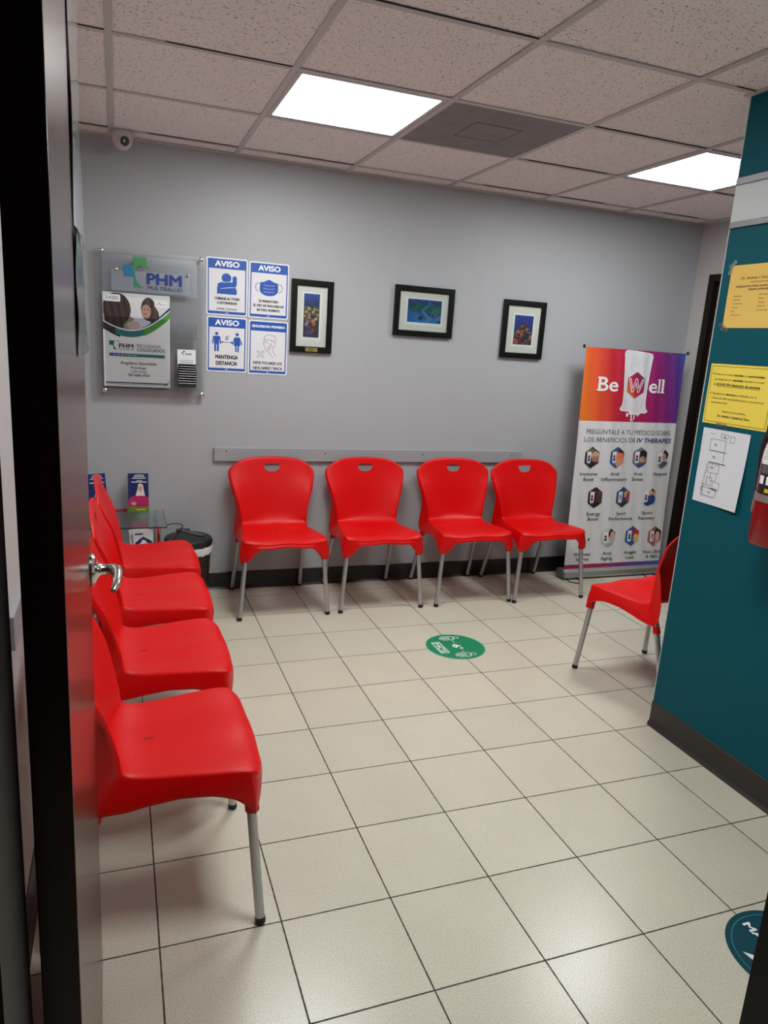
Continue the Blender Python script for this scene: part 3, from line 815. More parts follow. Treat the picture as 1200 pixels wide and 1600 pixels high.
notice(0.087, 1.278, 0.219, 0.298, 'AVISO', 0.128, 0.0, 'notice with a man, a woman and a six foot arrow, lower left of the four', [('MANTENGA', 0.072, 0.020, 0.122, 0.045), ('DISTANCIA', 0.038, 0.020, 0.116, 0.045)], pict_dist)
notice(0.315, 1.274, 0.222, 0.297, 'SEGURIDAD PRIMERO', 0.185, 0.0, 'notice with a face touched by a hand and a cross, lower right of the four', [('EVITE TOCARSE LOS', 0.057, 0.0145, 0.160, 0.045), ('OJOS, NARIZ Y BOCA', 0.029, 0.0145, 0.166, 0.045)], pict_face)

# ---------------------------------------------------------------- framed pictures
def art_mesh(name, parent, wd, h, nx, ny, fn, z):
    me = bpy.data.meshes.new(name); vs = []; fs = []; cols = []
    for j in range(ny + 1):
        for i in range(nx + 1): vs.append((-wd / 2 + wd * i / nx, -h / 2 + h * j / ny, z))
    for j in range(ny):
        for i in range(nx):
            a = j * (nx + 1) + i; fs.append((a, a + 1, a + nx + 2, a + nx + 1)); cols.append(fn((i + .5) / nx, (j + .5) / ny))
    me.from_pydata(vs, [], fs)
    ca = me.color_attributes.new('Col', 'FLOAT_COLOR', 'CORNER')
    for k, c in enumerate(cols):
        for li in me.polygons[k].loop_indices: ca.data[li].color = (s2l(c[0]), s2l(c[1]), s2l(c[2]), 1)
    if 'painted_print' not in _mc:
        m = pm('painted_print', (255, 255, 255), 0.5); t, n, l, b = nt(m)
        at = n.new('ShaderNodeAttribute'); at.attribute_name = 'Col'; l.new(at.outputs['Color'], b.inputs['Base Color'])
    me.materials.append(_mc['painted_print'])
    o = bpy.data.objects.new(name, me); C.objects.link(o); o.parent = parent
    return o
def mixc(a, b, t): t = max(0, min(1, t)); return tuple(x + (y - x) * t for x, y in zip(a, b))
def blobs(seed, n, x0, x1, y0, y1, r0, r1, pal):
    r = random.Random(seed); out = []
    for _ in range(n): out.append((r.uniform(x0, x1), r.uniform(y0, y1), r.uniform(r0, r1), r.choice(pal)))
    return out
BR = [(200, 60, 40), (222, 140, 40), (190, 170, 60), (60, 130, 70), (130, 40, 60), (70, 90, 160), (210, 190, 150)]
b1 = blobs(5, 46, 0.08, 0.92, 0.30, 0.68, 0.04, 0.085, BR)
f1b = [(0.30, 0.12, 0.10, (52, 66, 150)), (0.34, 0.24, 0.09, (60, 60, 140)), (0.62, 0.16, 0.10, (150, 44, 50)), (0.66, 0.30, 0.09, (206, 80, 44)), (0.68, 0.40, 0.06, (214, 160, 60)), (0.24, 0.34, 0.06, (190, 150, 150)),
       (0.5, 0.1, 0.06, (150, 60, 130)), (0.84, 0.2, 0.06, (40, 90, 60)), (0.16, 0.08, 0.06, (70, 40, 110))]
def art1(x, y):
    c = mixc((16, 22, 60), (34, 66, 150), (y - 0.55) / 0.4 + 0.15 * math.sin(x * 9 + y * 20))
    if y < 0.72 - 0.5 * (x - .5) ** 2: c = (24, 28, 38)
    for bx, by, r, k in b1 + f1b:
        if ((x - bx) * 0.42) ** 2 + (y - by) ** 2 < (r * 0.5) ** 2: c = mixc(k, (20, 20, 30), 0.15 + 0.2 * math.sin(x * 40 + y * 60))
    return c
b2 = blobs(9, 30, 0.02, 0.95, 0.50, 0.75, 0.05, 0.12, [(30, 90, 60), (20, 70, 70), (44, 110, 84), (18, 60, 90)])
b3 = blobs(12, 22, 0.25, 0.98, 0.04, 0.40, 0.03, 0.07, [(30, 36, 60), (20, 24, 40), (92, 120, 170), (60, 90, 150), (110, 70, 90)])
def art2(x, y):
    c = mixc((36, 112, 176), (20, 50, 110), y + 0.18 * math.sin(x * 11 + y * 7))
    if y > 0.78: c = mixc((24, 40, 96), (36, 70, 130), math.sin(x * 17 + y * 40) * .5 + .5)
    for bx, by, r, k in b2 + b3:
        if (x - bx) ** 2 + ((y - by) * 0.8) ** 2 < r ** 2: c = mixc(c, k, 0.8)
    if abs(x - 0.55 - 0.1 * math.sin(y * 9)) < 0.09 * (1.1 - y): c = mixc(c, (70, 150, 210), 0.55)
    return c
b4 = blobs(21, 90, 0.02, 0.98, 0.02, 0.70, 0.025, 0.06, BR + [(190, 40, 60), (220, 90, 60), (230, 210, 90), (50, 120, 60)])
def art3(x, y):
    c = mixc((22, 26, 70), (44, 58, 140), y * 1.2 + 0.1 * math.sin(x * 12 + y * 9))
    if y < 0.74 - 1.1 * abs(x - 0.5) ** 1.3: c = mixc((60, 30, 40), (30, 60, 40), x + 0.3 * math.sin(y * 30))
    for bx, by, r, k in b4:
        if by < 0.74 - 1.1 * abs(bx - 0.5) ** 1.3 + 0.04 and (x - bx) ** 2 + ((y - by) * 1.6) ** 2 < r ** 2: c = mixc(k, (160, 30, 50), 0.25 if by > .3 else 0.5)
    return c
def picture(x0, x1, z0, z1, fw, aw, ah, ax, ay, nx, ny, fn, label, plate=False, rz=0.0):
    wd, h = x1 - x0, z1 - z0
    e = backwall('framed_picture', (x0 + x1) / 2, (z0 + z1) / 2, 0.0, label, 'picture', 'framed pictures on the back wall', rz)
    q = MB(); D = 0.024
    # mitred frame: outer box, chamfered inner edge
    O = [(-wd / 2, -h / 2), (wd / 2, -h / 2), (wd / 2, h / 2), (-wd / 2, h / 2)]
    def ins(t): return [(-wd / 2 + t, -h / 2 + t), (wd / 2 - t, -h / 2 + t), (wd / 2 - t, h / 2 - t), (-wd / 2 + t, h / 2 - t)]
    rings = [(O, 0.001), (O, D - 0.002), (ins(0.002), D), (ins(fw - 0.006), D), (ins(fw - 0.002), D - 0.004), (ins(fw), D - 0.009), (ins(fw), 0.006)]
    vs = [(x, y, z) for pts, z in rings for x, y in pts]; fs = []
    for k in range(len(rings) - 1):
        for i in range(4): fs.append((k * 4 + i, k * 4 + (i + 1) % 4, k * 4 + 4 + (i + 1) % 4, k * 4 + 4 + i))
    q.add(vs, fs, M_FRAME); q.build('frame', e)
    q = MB(); q.box((-wd / 2 + fw - .002, -h / 2 + fw - .002, 0.002), (wd / 2 - fw + .002, h / 2 - fw + .002, 0.010), M_MATB)
    q.rect(ax - aw / 2 - 0.011, ay - ah / 2 - 0.014, ax + aw / 2 + 0.011, ay + ah / 2 + 0.009, 0.0103, M_WHITE)
    q.build('mount', e)
    a = art_mesh('artwork', e, aw, ah, nx, ny, fn, 0.0107); a.location = (ax, ay, 0)
    q = MB(); q.box((-wd / 2 + fw, -h / 2 + fw, 0.0135), (wd / 2 - fw, h / 2 - fw, 0.0145), clear('picture_glass', (0.97, 0.98, 0.98), 0.03, 0.03, 0.2)); q.build('glass_pane', e)
    if plate:
        M_GOLD = pm('brass_plate', (176, 152, 92), 0.35, 0.7)
        q = MB(); q.box((-0.036 + 0.002, -h / 2 + 0.006, D), (0.036 + .002, -h / 2 + 0.028, D + 0.0012), M_GOLD)
        for y, ww in ((-h / 2 + 0.019, 0.024), (-h / 2 + 0.010, 0.020)): q.rect(-ww / 2 + .002, y, ww / 2 + .002, y + 0.003, D + 0.0015, M_INK)
        q.build('name_plate', e)
picture(0.549, 0.792, 1.411, 1.810, 0.034, 0.092, 0.240, -0.002, 0.006, 46, 120, art1, 'tall narrow black-framed picture with a small brass plate, beside the blue notices', True)
picture(1.168, 1.551, 1.543, 1.833, 0.034, 0.220, 0.134, 0.004, 0.004, 110, 66, art2, 'wide black-framed landscape picture, blue and green, middle of the three')
picture(1.899, 2.200, 1.453, 1.807, 0.034, 0.134, 0.180, 0.002, -0.002, 80, 104, art3, 'black-framed picture of a heaped colourful mound, rightmost of the three')

# ---------------------------------------------------------------- acrylic board
def L2(x, z): return (x - (-0.195), z - 1.50)    # board centre
ab = backwall('acrylic_display_board', -0.195, 1.50, 0.0, 'clear acrylic board with steel standoffs and a green and blue health logo', 'display board')
q = MB(); q.box((-0.285, -0.375, 0.026), (0.270, 0.372, 0.031), M_CLEAR, 0.0008); q.build('panel', ab)
q = MB(); q.box((-0.245, 0.160, 0.0345), (0.225, 0.345, 0.0375), clear('frosted_acrylic', (0.97, 0.98, 0.985), 0.05, 0.25, 0.15, 0.06)); 
q.box((-0.202, 0.168, 0.040), (0.188, 0.270, 0.0435), clear('logo_plate_acrylic', (0.96, 0.975, 0.99), 0.10, 0.12, 0.3, 0.22)); q.build('logo_plate', ab)  # bluish milky tint of the logo plate stands in for reflected light
for (x, z, s) in ((-0.442, 1.857, 1), (0.051, 1.858, 1), (-0.439, 1.155, 1), (0.058, 1.150, 1), (-0.371, 1.771, .7), (-0.017, 1.770, .7)):
    lx_, ly_ = L2(x, z); q = MB()
    top = 0.040 if s == 1 else 0.052
    q.lathe([(0.006 * s, 0.001), (0.006 * s, top - 0.010), (0.0115 * s, top - 0.009), (0.0120 * s, top - 0.002), (0.010 * s, top), (0.0, top + 0.001)], M_CHR, (lx_, ly_, 0), 24)
    q.build('standoff', ab, smooth=True)
def health_logo(q, x, y, s, z, mats, full=True):
    """cross of a blue arm and a green leaf, with a curved cut; s = height"""
    mb_, mg, mt = mats
    q.poly([(x, y + 0.34 * s), (x + 0.34 * s, y + 0.34 * s), (x + 0.34 * s, y + 0.72 * s), (x, y + 0.72 * s)], z, mb_)
    pts = [(x + 0.32 * s, y + 1.0 * s), (x + 0.32 * s, y), (x + 0.70 * s, y)]
    pts += [(x + (0.70 - 0.36 * math.sin(t * PI / 2 / 6)) * s, y + (0.60 - 0.60 * math.cos(t * PI / 2 / 6)) * s) for t in range(0, 7)]
    pts += [(x + 0.36 * s, y + 0.66 * s), (x + 0.42 * s, y + 0.71 * s), (x + 0.52 * s, y + 0.68 * s)]
    left = [(x + 0.32 * s, y), (x + 0.70 * s, y)] + [(x + (0.70 - 0.34 * math.sin(t * PI / 2 / 6)) * s, y + (0.50 - 0.50 * math.cos(t * PI / 2 / 6)) * s) for t in range(1, 7)] + [(x + 0.32 * s, y + 0.5 * s)]
    q.poly(left, z, mt)
    q.poly([(x + 0.32 * s, y + 0.5 * s), (x + 0.36 * s, y + 0.5 * s), (x + 0.38 * s, y + 0.64 * s), (x + 0.46 * s, y + 0.70 * s), (x + 0.52 * s, y + 0.72 * s), (x + 0.55 * s, y + 0.72 * s), (x + 0.74 * s, y + 0.72 * s), (x + 0.74 * s, y + 1.0 * s), (x + 0.32 * s, y + 1.0 * s)], z, mg)
    q.poly([(x + 0.56 * s, y + 0.72 * s), (x + 0.66 * s, y + 0.66 * s), (x + 0.86 * s, y + 0.66 * s), (x + 0.74 * s, y + 0.73 * s)], z, mg)
LB, LG, LT = pm('logo_blue', (36, 120, 160), 0.4), pm('logo_green', (66, 150, 84), 0.4), pm('logo_teal_green', (52, 130, 100), 0.4)
q = MB()
x0_, y0_ = L2(-0.336, 1.690); health_logo(q, x0_, y0_, 0.150, 0.0445, (LB, LG, LT))
x0_, y0_ = L2(-0.221, 1.712); q.text('PHM', x0_, y0_, 0.052, 0.0445, pm('logo_royal_blue', (30, 56, 130), 0.4), 0.170, 'l', bold=0.05)
x0_, y0_ = L2(-0.221, 1.684); q.text('MULTISALUD', x0_, y0_, 0.018, 0.0445, M_INKB, 0.176, 'l')
q.build('logo', ab)
for (x, z, hh) in ((-0.072, 1.440, 0.095), (-0.072, 1.175, 0.115)):   # two small card pockets
    q = MB()
    x0_, y0_ = L2(x, z); wdp = 0.100
    q.box((x0_, y0_, 0.0315), (x0_ + wdp, y0_ + 0.003, 0.066), M_CLEAR); q.box((x0_, y0_, 0.064), (x0_ + wdp, y0_ + hh * .9, 0.0665), M_CLEAR)
    for s in (0, wdp - 0.002): q.box((x0_ + s, y0_, 0.0315), (x0_ + s + 0.002, y0_ + hh * .9, 0.066), M_CLEAR)
    q.build('card_pocket', ab)
q = MB()   # big poster pocket
x0_, y0_ = L2(-0.432, 1.168); q.box((x0_, y0_, 0.0316), (x0_ + 0.322, y0_ + 0.003, 0.040), M_CLEAR); q.box((x0_, y0_, 0.038), (x0_ + 0.322, y0_ + 0.37, 0.0398), M_CLEAR)
q.build('poster_pocket', ab)

# poster
po = backwall('poster', -0.441, 1.180, 0.033, 'white poster with two dark-haired women and a green curve, in the acrylic board', 'poster')
PW, PH = 0.332, 0.478
q = MB(); q.box((0, 0, 0.0), (PW, PH, 0.0012), M_WHITE); q.build('paper', po)
def photo(x, y):      # two people talking; light room behind
    c = mixc((196, 200, 204), (226, 228, 230), y)
    if y > 0.90: c = (206, 212, 214)
    def el(cx, cy, rx, ry): return ((x - cx) / rx) ** 2 + ((y - cy) / ry) ** 2 < 1
    if el(0.22, 0.10, 0.30, 0.34): c = (150, 132, 126)
    if el(0.20, 0.55, 0.21, 0.46) or (x < 0.30 and 0.02 < y < 0.5 and x > 0.02): c = mixc((40, 30, 30), (66, 50, 46), math.sin(x * 60 + y * 6) * .5 + .5)
    if el(0.66, 0.10, 0.24, 0.36): c = (206, 208, 222)
    if el(0.68, 0.60, 0.115, 0.33) or el(0.76, 0.42, 0.08, 0.24): c = mixc((52, 40, 38), (80, 62, 56), math.sin(x * 50) * .5 + .5)
    if el(0.645, 0.54, 0.072, 0.19): c = (176, 136, 118)
    if el(0.63, 0.46, 0.02, 0.02): c = (130, 70, 70)
    if (abs(x - 0.615) < 0.016 or abs(x - 0.675) < 0.016) and abs(y - 0.59) < 0.012: c = (90, 62, 54)
    if el(0.45, 0.12, 0.10, 0.12): c = (196, 172, 160)
    return c
ph = art_mesh('photo', po, PW - 0.004, 0.180, 190, 104, photo, 0.0016); ph.location = (PW / 2, PH - 0.092, 0)
q = MB(); z = 0.0019
def sag(t, y0, d, tilt=0.0): return y0 - d * math.sin(PI * (t * 0.86 + 0.10)) + tilt * t
N = 24
def band(q, ya, yb, z, m, xa=0.0, xb=1.0):
    for k in range(N):
        t0, t1 = xa + (xb - xa) * k / N, xa + (xb - xa) * (k + 1) / N
        q.poly([(t0 * PW, ya(t0)), (t1 * PW, ya(t1)), (t1 * PW, yb(t1)), (t0 * PW, yb(t0))], z, m)
M_PGR, M_PTE = pm('poster_green', (76, 152, 62), 0.4), pm('poster_teal', (44, 120, 124), 0.4)
topc = lambda t: PH - 0.112 - 0.105 * math.sin(PI * (t * 0.80 + 0.10)) + 0.07 * t
band(q, lambda t: 0.235, lambda t: topc(t) - 0.034 * math.sin(PI * min(1, t * .9 + .1)), z, M_WHITE)
band(q, lambda t: topc(t) - 0.040 - 0.02 * t, lambda t: topc(t) - 0.004, z + 0.0002, pm('poster_dark', (40, 38, 44), 0.4), 0.0, 0.25)
band(q, lambda t: topc(t) - 0.036, lambda t: topc(t) - 0.004, z + 0.0003, M_PTE, 0.18, 0.62)
band(q, lambda t: topc(t) - 0.040 + 0.0 * t, lambda t: topc(t) - 0.002, z + 0.0004, M_PGR, 0.60, 1.0)
band(q, lambda t: topc(t) + 0.002, lambda t: topc(t) + 0.002 + 0.014 * (t - 0.45) * 2, z + 0.0005, M_INKB, 0.5, 1.0)
band(q, lambda t: topc(t) - 0.004, lambda t: topc(t) + 0.003, z + 0.0006, M_WHITE)
q.rect(0.008, PH - 0.046, 0.086, PH - 0.010, z + 0.0006, M_WHITE, 0.006); q.text('ASES', 0.052, PH - 0.034, 0.014, z + 0.0008, M_INK, 0.048)
for k in range(5): q.ell(0.018 + 0.004 * (k % 2), PH - 0.034 + 0.004 * k, 0.0022, 0.0022, z + 0.0008, M_INK, 8)
q.rect(0.255, PH - 0.060, 0.320, PH - 0.028, z + 0.0006, M_WHITE, 0.004); q.line([(0.262, PH - 0.048), (0.276, PH - 0.042), (0.280, PH - 0.034), (0.285, PH - 0.050), (0.292, PH - 0.044), (0.312, PH - 0.044)], 0.0014, z + 0.0008, M_INK)
health_logo(q, 0.028, 0.190, 0.062, z, (M_PTE, LT, LT)); q.text('PHM', 0.076, 0.200, 0.021, z + .0002, M_INK, 0.070, 'l', bold=0.03)
q.text('MULTISALUD', 0.076, 0.190, 0.006, z + .0002, M_INK, 0.070, 'l')
q.text('PROGRAMA', 0.165, 0.206, 0.016, z + .0002, pm('plum_ink', (96, 66, 86), 0.5), 0.122, 'l'); q.text('COLOCADOS', 0.165, 0.186, 0.016, z + .0002, M_INK, 0.140, 'l', bold=0.015)
q.rect(0.028, 0.156, 0.306, 0.172, z, M_PTE); q.rect(0.028, 0.156, 0.095, 0.172, z + .0001, pm('poster_blue', (32, 104, 176), 0.4)); q.text('R E G I O N', 0.050, 0.1605, 0.0075, z + .0003, M_WHITE, 0.110, 'l')
q.text('Angélica González', PW / 2 + 0.006, 0.116, 0.0145, z, M_INK, 0.182, bold=0.015)
q.text('Psicóloga', PW / 2 + 0.006, 0.094, 0.0125, z, M_INK, 0.076, bold=0.012); q.text('Cabo Rojo', PW / 2 + 0.006, 0.074, 0.0125, z, pm('grey_ink', (74, 74, 80), 0.5), 0.078); q.text('787-600-1924', PW / 2 + 0.006, 0.054, 0.0125, z, M_INK, 0.108, bold=0.02)
q.rect(0.008, 0.016, PW - 0.008, 0.022, z, M_INKB); q.rect(0.008, 0.010, PW - 0.008, 0.0125, z, M_PTE)
q.line([(PW - 0.028, 0.006), (PW - 0.002, 0.034)], 0.003, z + .0002, M_PTE)
q.build('printing', po)
# leaflet and dark cards in the lower pocket
lf = backwall('leaflet', -0.070, 1.200, 0.034, 'white leaflet with a small green logo, standing behind the dark cards in the acrylic board', 'leaflet')
q = MB(); q.box((0, 0, 0), (0.096, 0.188, 0.0012), M_WHITE); q.build('paper', lf)
q = MB(); health_logo(q, 0.022, 0.158, 0.024, 0.0016, (LT, LT, LT)); q.text('PHM', 0.043, 0.160, 0.010, 0.0016, M_INK, 0.030, 'l', bold=0.03)
for k in range(3): q.rect(0.012, 0.130 - 0.008 * k, 0.084, 0.1315 - 0.008 * k, 0.0016, pm('grey_ink', (74, 74, 80), 0.5))
q.build('printing', lf)
M_CARD = pm('dark_card', (28, 28, 36), 0.3); M_CARD2 = pm('dark_blue_card', (34, 34, 78), 0.3)
cprot = None
for k in range(9):
    if cprot is None:
        q = MB(); q.box((0, 0, 0), (0.094, 0.0022, 0.052), M_CARD, 0.0006); q.box((0.002, 0.0, 0.051), (0.092, 0.0016, 0.0535), M_WHITE)
        cprot = q.build('appointment_card'); c = cprot
    else: c = cprot.copy(); C.objects.link(c)
    c.rotation_euler = (PI / 2 - 0.50, 0, random.uniform(-0.02, 0.02))
    c.location = (-0.069 + random.uniform(-0.0008, 0.0025), BACK - 0.037 - 0.0012 * 0, 1.186 + 0.0128 * k)
    tag(c, 'one of the dark cards stacked in the lower pocket of the acrylic board', 'card', 'dark cards in the acrylic pocket')

# ---------------------------------------------------------------- roll-up banner
BX, BY = 2.452, 2.735          # left end of the base, centre depth
ban = empty('roll_up_banner', (BX, BY, 0)); tag(ban, 'white roll-up banner with an orange to purple top, in the back right corner', 'banner')
BW_ = 0.848
q = MB()
prof = [(-0.045, 0.012), (0.045, 0.012), (0.050, 0.020), (0.046, 0.050), (0.030, 0.068), (-0.026, 0.070), (-0.044, 0.052), (-0.050, 0.022)]
k = len(prof)
q.add([(0.0, y, z) for y, z in prof] + [(BW_, y, z) for y, z in prof], [tuple(range(k)), tuple(range(k, 2 * k))[::-1]] + [(i, i + k, (i + 1) % k + k, (i + 1) % k) for i in range(k)], M_ALU)
q.build('base', ban, fix=True)
for x0, x1 in ((-0.008, 0.0), (BW_, BW_ + 0.008)):
    q = MB(); q.add([(x0, y * 1.06, z * 1.03 - 0.001) for y, z in prof] + [(x1, y * 1.06, z * 1.03 - 0.001) for y, z in prof], [tuple(range(k)), tuple(range(k, 2 * k))[::-1]] + [(i, i + k, (i + 1) % k + k, (i + 1) % k) for i in range(k)], pm('grey_end_cap', (110, 110, 112), 0.5)); q.build('end_cap', ban, fix=True)
for fx in (0.10, 0.74):
    q = MB(); q.tube([(fx - 0.07, -0.02, 0.010), (fx - 0.09, -0.10, 0.006), (fx - 0.05, -0.13, 0.005), (fx - 0.01, -0.125, 0.005)], 0.0035, M_BLKP, 8); q.tube([(fx - 0.01, -0.125, 0.005), (fx + 0.05, 0.10, 0.006)], 0.0045, M_BLKP, 8); q.build('foot', ban)
q = MB(); q.tube([(BW_ / 2, 0.03, 0.06), (BW_ / 2, 0.03, 1.560)], 0.008, M_ALU, 12); q.build('pole', ban)
# the sheet: local frame x right, y up, z towards the room
FX0, FZ0 = 2.478 - BX, 0.055
lean = -0.010
sh = empty('banner_sheet', (FX0 - 0.010, -0.008, 0), (PI / 2 + lean, -0.0, 0), ban)
# width 0.80 at x 0.015..., the sheet leans a little to the left at its top
SW, SH0, SH1, SPL = 0.800, 0.052, 1.552, 1.082
def shear(x, y): return x - 0.030 * (y / 1.55)
def wave(v):
    x, y, z = v
    t = (y - SH0) / (SH1 - SH0)
    d = 0.0036 * math.sin(x * 19 + y * 2.6) * (0.35 + 0.65 * math.sin(PI * min(1, t * 1.05)) ) + 0.0022 * math.sin(x * 43 - y * 4.1 + 1) * t + 0.0016 * math.sin(x * 70 + y * 9)
    return (shear(x, y), y, z + d)
MG = ramp_mat('banner_gradient', [(0.0, (232, 118, 38)), (0.13, (226, 84, 40)), (0.30, (196, 30, 50)), (0.50, (176, 18, 78)), (0.76, (140, 34, 116)), (0.92, (96, 54, 144)), (1.0, (70, 92, 176))], 0, 0.0, SW, 0.6, 0.0)
# skewed so that the top right is bluest
for nd in MG.node_tree.nodes:
    if nd.type == 'MATH': nd.inputs[1].default_value = 0.22
    if nd.type == 'MAP_RANGE': nd.inputs['From Min'].default_value = 0.26; nd.inputs['From Max'].default_value = SW + 0.30
MG2 = ramp_mat('banner_foot_gradient', [(0.0, (176, 20, 52)), (0.35, (160, 22, 84)), (0.7, (112, 50, 140)), (1.0, (72, 84, 176))], 0, 0.0, SW)
MBW = pm('banner_white', (222, 222, 224), 0.55)
def gridq(q, x0, y0, x1, y1, z, m, nx, ny):
    vs = []; fs = []
    for j in range(ny + 1):
        for i in range(nx + 1): vs.append((x0 + (x1 - x0) * i / nx, y0 + (y1 - y0) * j / ny, z))
    for j in range(ny):
        for i in range(nx):
            a = j * (nx + 1) + i; fs.append((a, a + 1, a + nx + 2, a + nx + 1))
    q.add(vs, fs, m)
def part_sheet(name, y0, y1, m, ny):
    q = MB(); gridq(q, 0, y0, SW, y1, 0.0004, m, 60, ny); gridq(q, SW, y0, 0, y1, -0.0004, pm('banner_back', (170, 170, 174), 0.7), 60, ny)
    o = q.build(name, sh, smooth=True, warp=wave); return o
part_sheet('printed_top', SPL, SH1, MG, 30); part_sheet('white_field', 0.095, SPL, MBW, 60); part_sheet('foot_strip', SH0 - 0.0, 0.095, MG2, 4)
q = MB(); q.box((-0.012, SH1 - 0.008, -0.010), (SW + 0.012, SH1 + 0.002, -0.003), M_ALU, 0.002); 
q.build('top_rail', sh, warp=lambda v: (shear(v[0], v[1]), v[1], v[2]))
for xx in (-0.02, SW + 0.012):
    q = MB(); q.box((xx, SH1 - 0.008, -0.009), (xx + 0.008, SH1 + 0.014, 0.009), M_BLKP, 0.002); q.build('rail_cap', sh, warp=lambda v: (shear(v[0], v[1]), v[1], v[2]))
ZP = 0.0022
OX = BX + FX0 - 0.010
def BL(x, z): return (x - OX + 0.030 * (z / 1.55), z)      # world back to unsheared sheet coordinates
# IV bag
q = MB(); bag = []
bc = lambda z: 2.861 + (z - 1.32) * -0.03
prof = [(1.150, 0.092), (1.158, 0.110), (1.168, 0.110), (1.176, 0.100), (1.19, 0.094), (1.22, 0.090), (1.30, 0.092), (1.36, 0.098), (1.44, 0.104), (1.50, 0.110), (1.520, 0.113), (1.536, 0.108), (1.543, 0.085)]
vs = []; fs = []; nx = 10
for zz, hw in prof:
    for i in range(nx + 1):
        x_, y_ = BL(bc(zz) - hw + 2 * hw * i / nx, zz - 0.012 * (i / nx - .5)); vs.append((x_, y_, ZP))
for j in range(len(prof) - 1):
    for i in range(nx): a = j * (nx + 1) + i; fs.append((a, a + 1, a + nx + 2, a + nx + 1))
q.add(vs, fs, pm('bag_print_white', (222, 221, 228), 0.5))
el = [BL(bc(zz) - hw, zz + 0.006) for zz, hw in prof]; er = [BL(bc(zz) + hw, zz - 0.006) for zz, hw in prof]
q.line(el, 0.006, ZP + .0003, M_WHITE); q.line(er, 0.006, ZP + .0003, M_WHITE); q.line([el[-1], er[-1]], 0.006, ZP + .0003, M_WHITE); q.line([el[0], er[0]], 0.006, ZP + .0003, M_WHITE)
for k_, (xa, xb_) in enumerate(((2.80, 2.80), (2.815, 2.812), (2.915, 2.912))): q.line([BL(xa, 1.46), BL(xb_, 1.42)], 0.003, ZP + .0003, pm('bag_grey_print', (186, 188, 196), 0.5))
x_, y_ = BL(2.868, 0)
q.rect(x_ + 0.034 - 0.045, 1.132, x_ + 0.034 + 0.045, 1.152, ZP, M_WHITE); 
xb = BL(2.868, 1.12)[0]
for dx, w_, ya, yb in ((-0.045, 0.016, 1.118, 1.140), (0.040, 0.014, 1.122, 1.140), (-0.012, 0.010, 1.090, 1.140), (0.012, 0.010, 1.100, 1.140), (0.0, 0.006, 1.066, 1.10)):
    q.rect(xb + dx - w_ / 2, ya, xb + dx + w_ / 2, yb, ZP, M_WHITE)
MGRYP = pm('bag_grey_print', (186, 188, 196), 0.5)
for k in range(5): q.rect(BL(2.79, 0)[0] + 0.03, 1.505 - 0.012 * k, BL(2.93, 0)[0] + 0.02, 1.5065 - 0.012 * k, ZP + .0003, MGRYP)
q.rect(BL(2.795, 1.2)[0], 1.175, BL(2.80, 1.2)[0], 1.235, ZP + .0003, MGRYP); q.rect(BL(2.925, 1.2)[0], 1.175, BL(2.93, 1.2)[0], 1.235, ZP + .0003, MGRYP)
q.build('bag_print', sh, warp=wave)
def hexa(cx, cy, r, n=6): return [(cx + 0.88 * r * math.sin(PI / 3 * k), cy + r * math.cos(PI / 3 * k)) for k in range(n)][::-1]
q = MB(); hx_, hy_ = BL(2.861, 1.326)
MH = ramp_mat('hexagon_gradient', [(0.0, (226, 110, 44)), (0.3, (190, 30, 60)), (0.7, (130, 30, 100)), (1.0, (60, 90, 190))], 0, hx_ - 0.16, hx_ + 0.02, 0.5, 0.0)
for nd in MH.node_tree.nodes:
    if nd.type == 'MATH': nd.inputs[1].default_value = 0.6
    if nd.type == 'MAP_RANGE': nd.inputs['From Min'].default_value = hx_ - 0.07 + 0.6 * (hy_ - 0.08); nd.inputs['From Max'].default_value = hx_ + 0.07 + 0.6 * (hy_ + 0.08)
h6 = hexa(hx_, hy_, 0.088)
for k in range(6):
    a, b_ = h6[k], h6[(k + 1) % 6]; m_ = ((a[0] + hx_) / 2, (a[1] + hy_) / 2); m2_ = ((b_[0] + hx_) / 2, (b_[1] + hy_) / 2)
    q.poly([a, b_, m2_, m_], ZP + .0012, MH); q.poly([m_, m2_, (hx_, hy_)], ZP + .0012, MH)
# outlined W
Wp = [(-0.052, 0.036), (-0.026, -0.040), (0.000, 0.030), (0.026, -0.040), (0.052, 0.036)]
Wo = [(-0.056, 0.040), (-0.030, -0.044), (-0.020, -0.044), (0.000, 0.016), (0.018, -0.044), (0.028, -0.044), (0.058, 0.036), (0.046, 0.040), (0.024, -0.020), (0.006, 0.042), (-0.006, 0.042), (-0.026, -0.020), (-0.044, 0.042), (-0.056, 0.040)]
q.line([(hx_ + a, hy_ + b_) for a, b_ in Wo], 0.005, ZP + .0020, M_WHITE)
q.build('emblem', sh, warp=wave)
q = MB()
def serif_text(q, s, x, y, h, z, m, **kw): q.text(s, x, y, h, z, m, **kw)
x_, y_ = BL(2.565, 1.281); q.text('Be', x_, y_, 0.088, ZP, M_WHITE, 0.152, 'l', bold=0.02)
for dx, dy in ((0.0, 0.0), (0.0, 0.080)): q.rect(x_ - 0.010, y_ + dy, x_ + 0.030, y_ + dy + 0.009, ZP, M_WHITE)
x_, y_ = BL(2.973, 1.283); q.text('ell', x_, y_, 0.088, ZP, M_WHITE, 0.118, 'l', bold=0.02)
for dx in (0.069, 0.103): q.rect(x_ + dx - 0.004, y_, x_ + dx + 0.024, y_ + 0.009, ZP, M_WHITE); q.rect(x_ + dx - 0.006, y_ + 0.083, x_ + dx + 0.008, y_ + 0.091, ZP, M_WHITE)
MTX = pm('banner_text_grey', (78, 84, 104), 0.5)
x_, y_ = BL(2.516, 0.997); q.text('PREGÚNTALE A TU MÉDICO SOBRE', x_, y_, 0.030, ZP, MTX, 0.694, 'l')
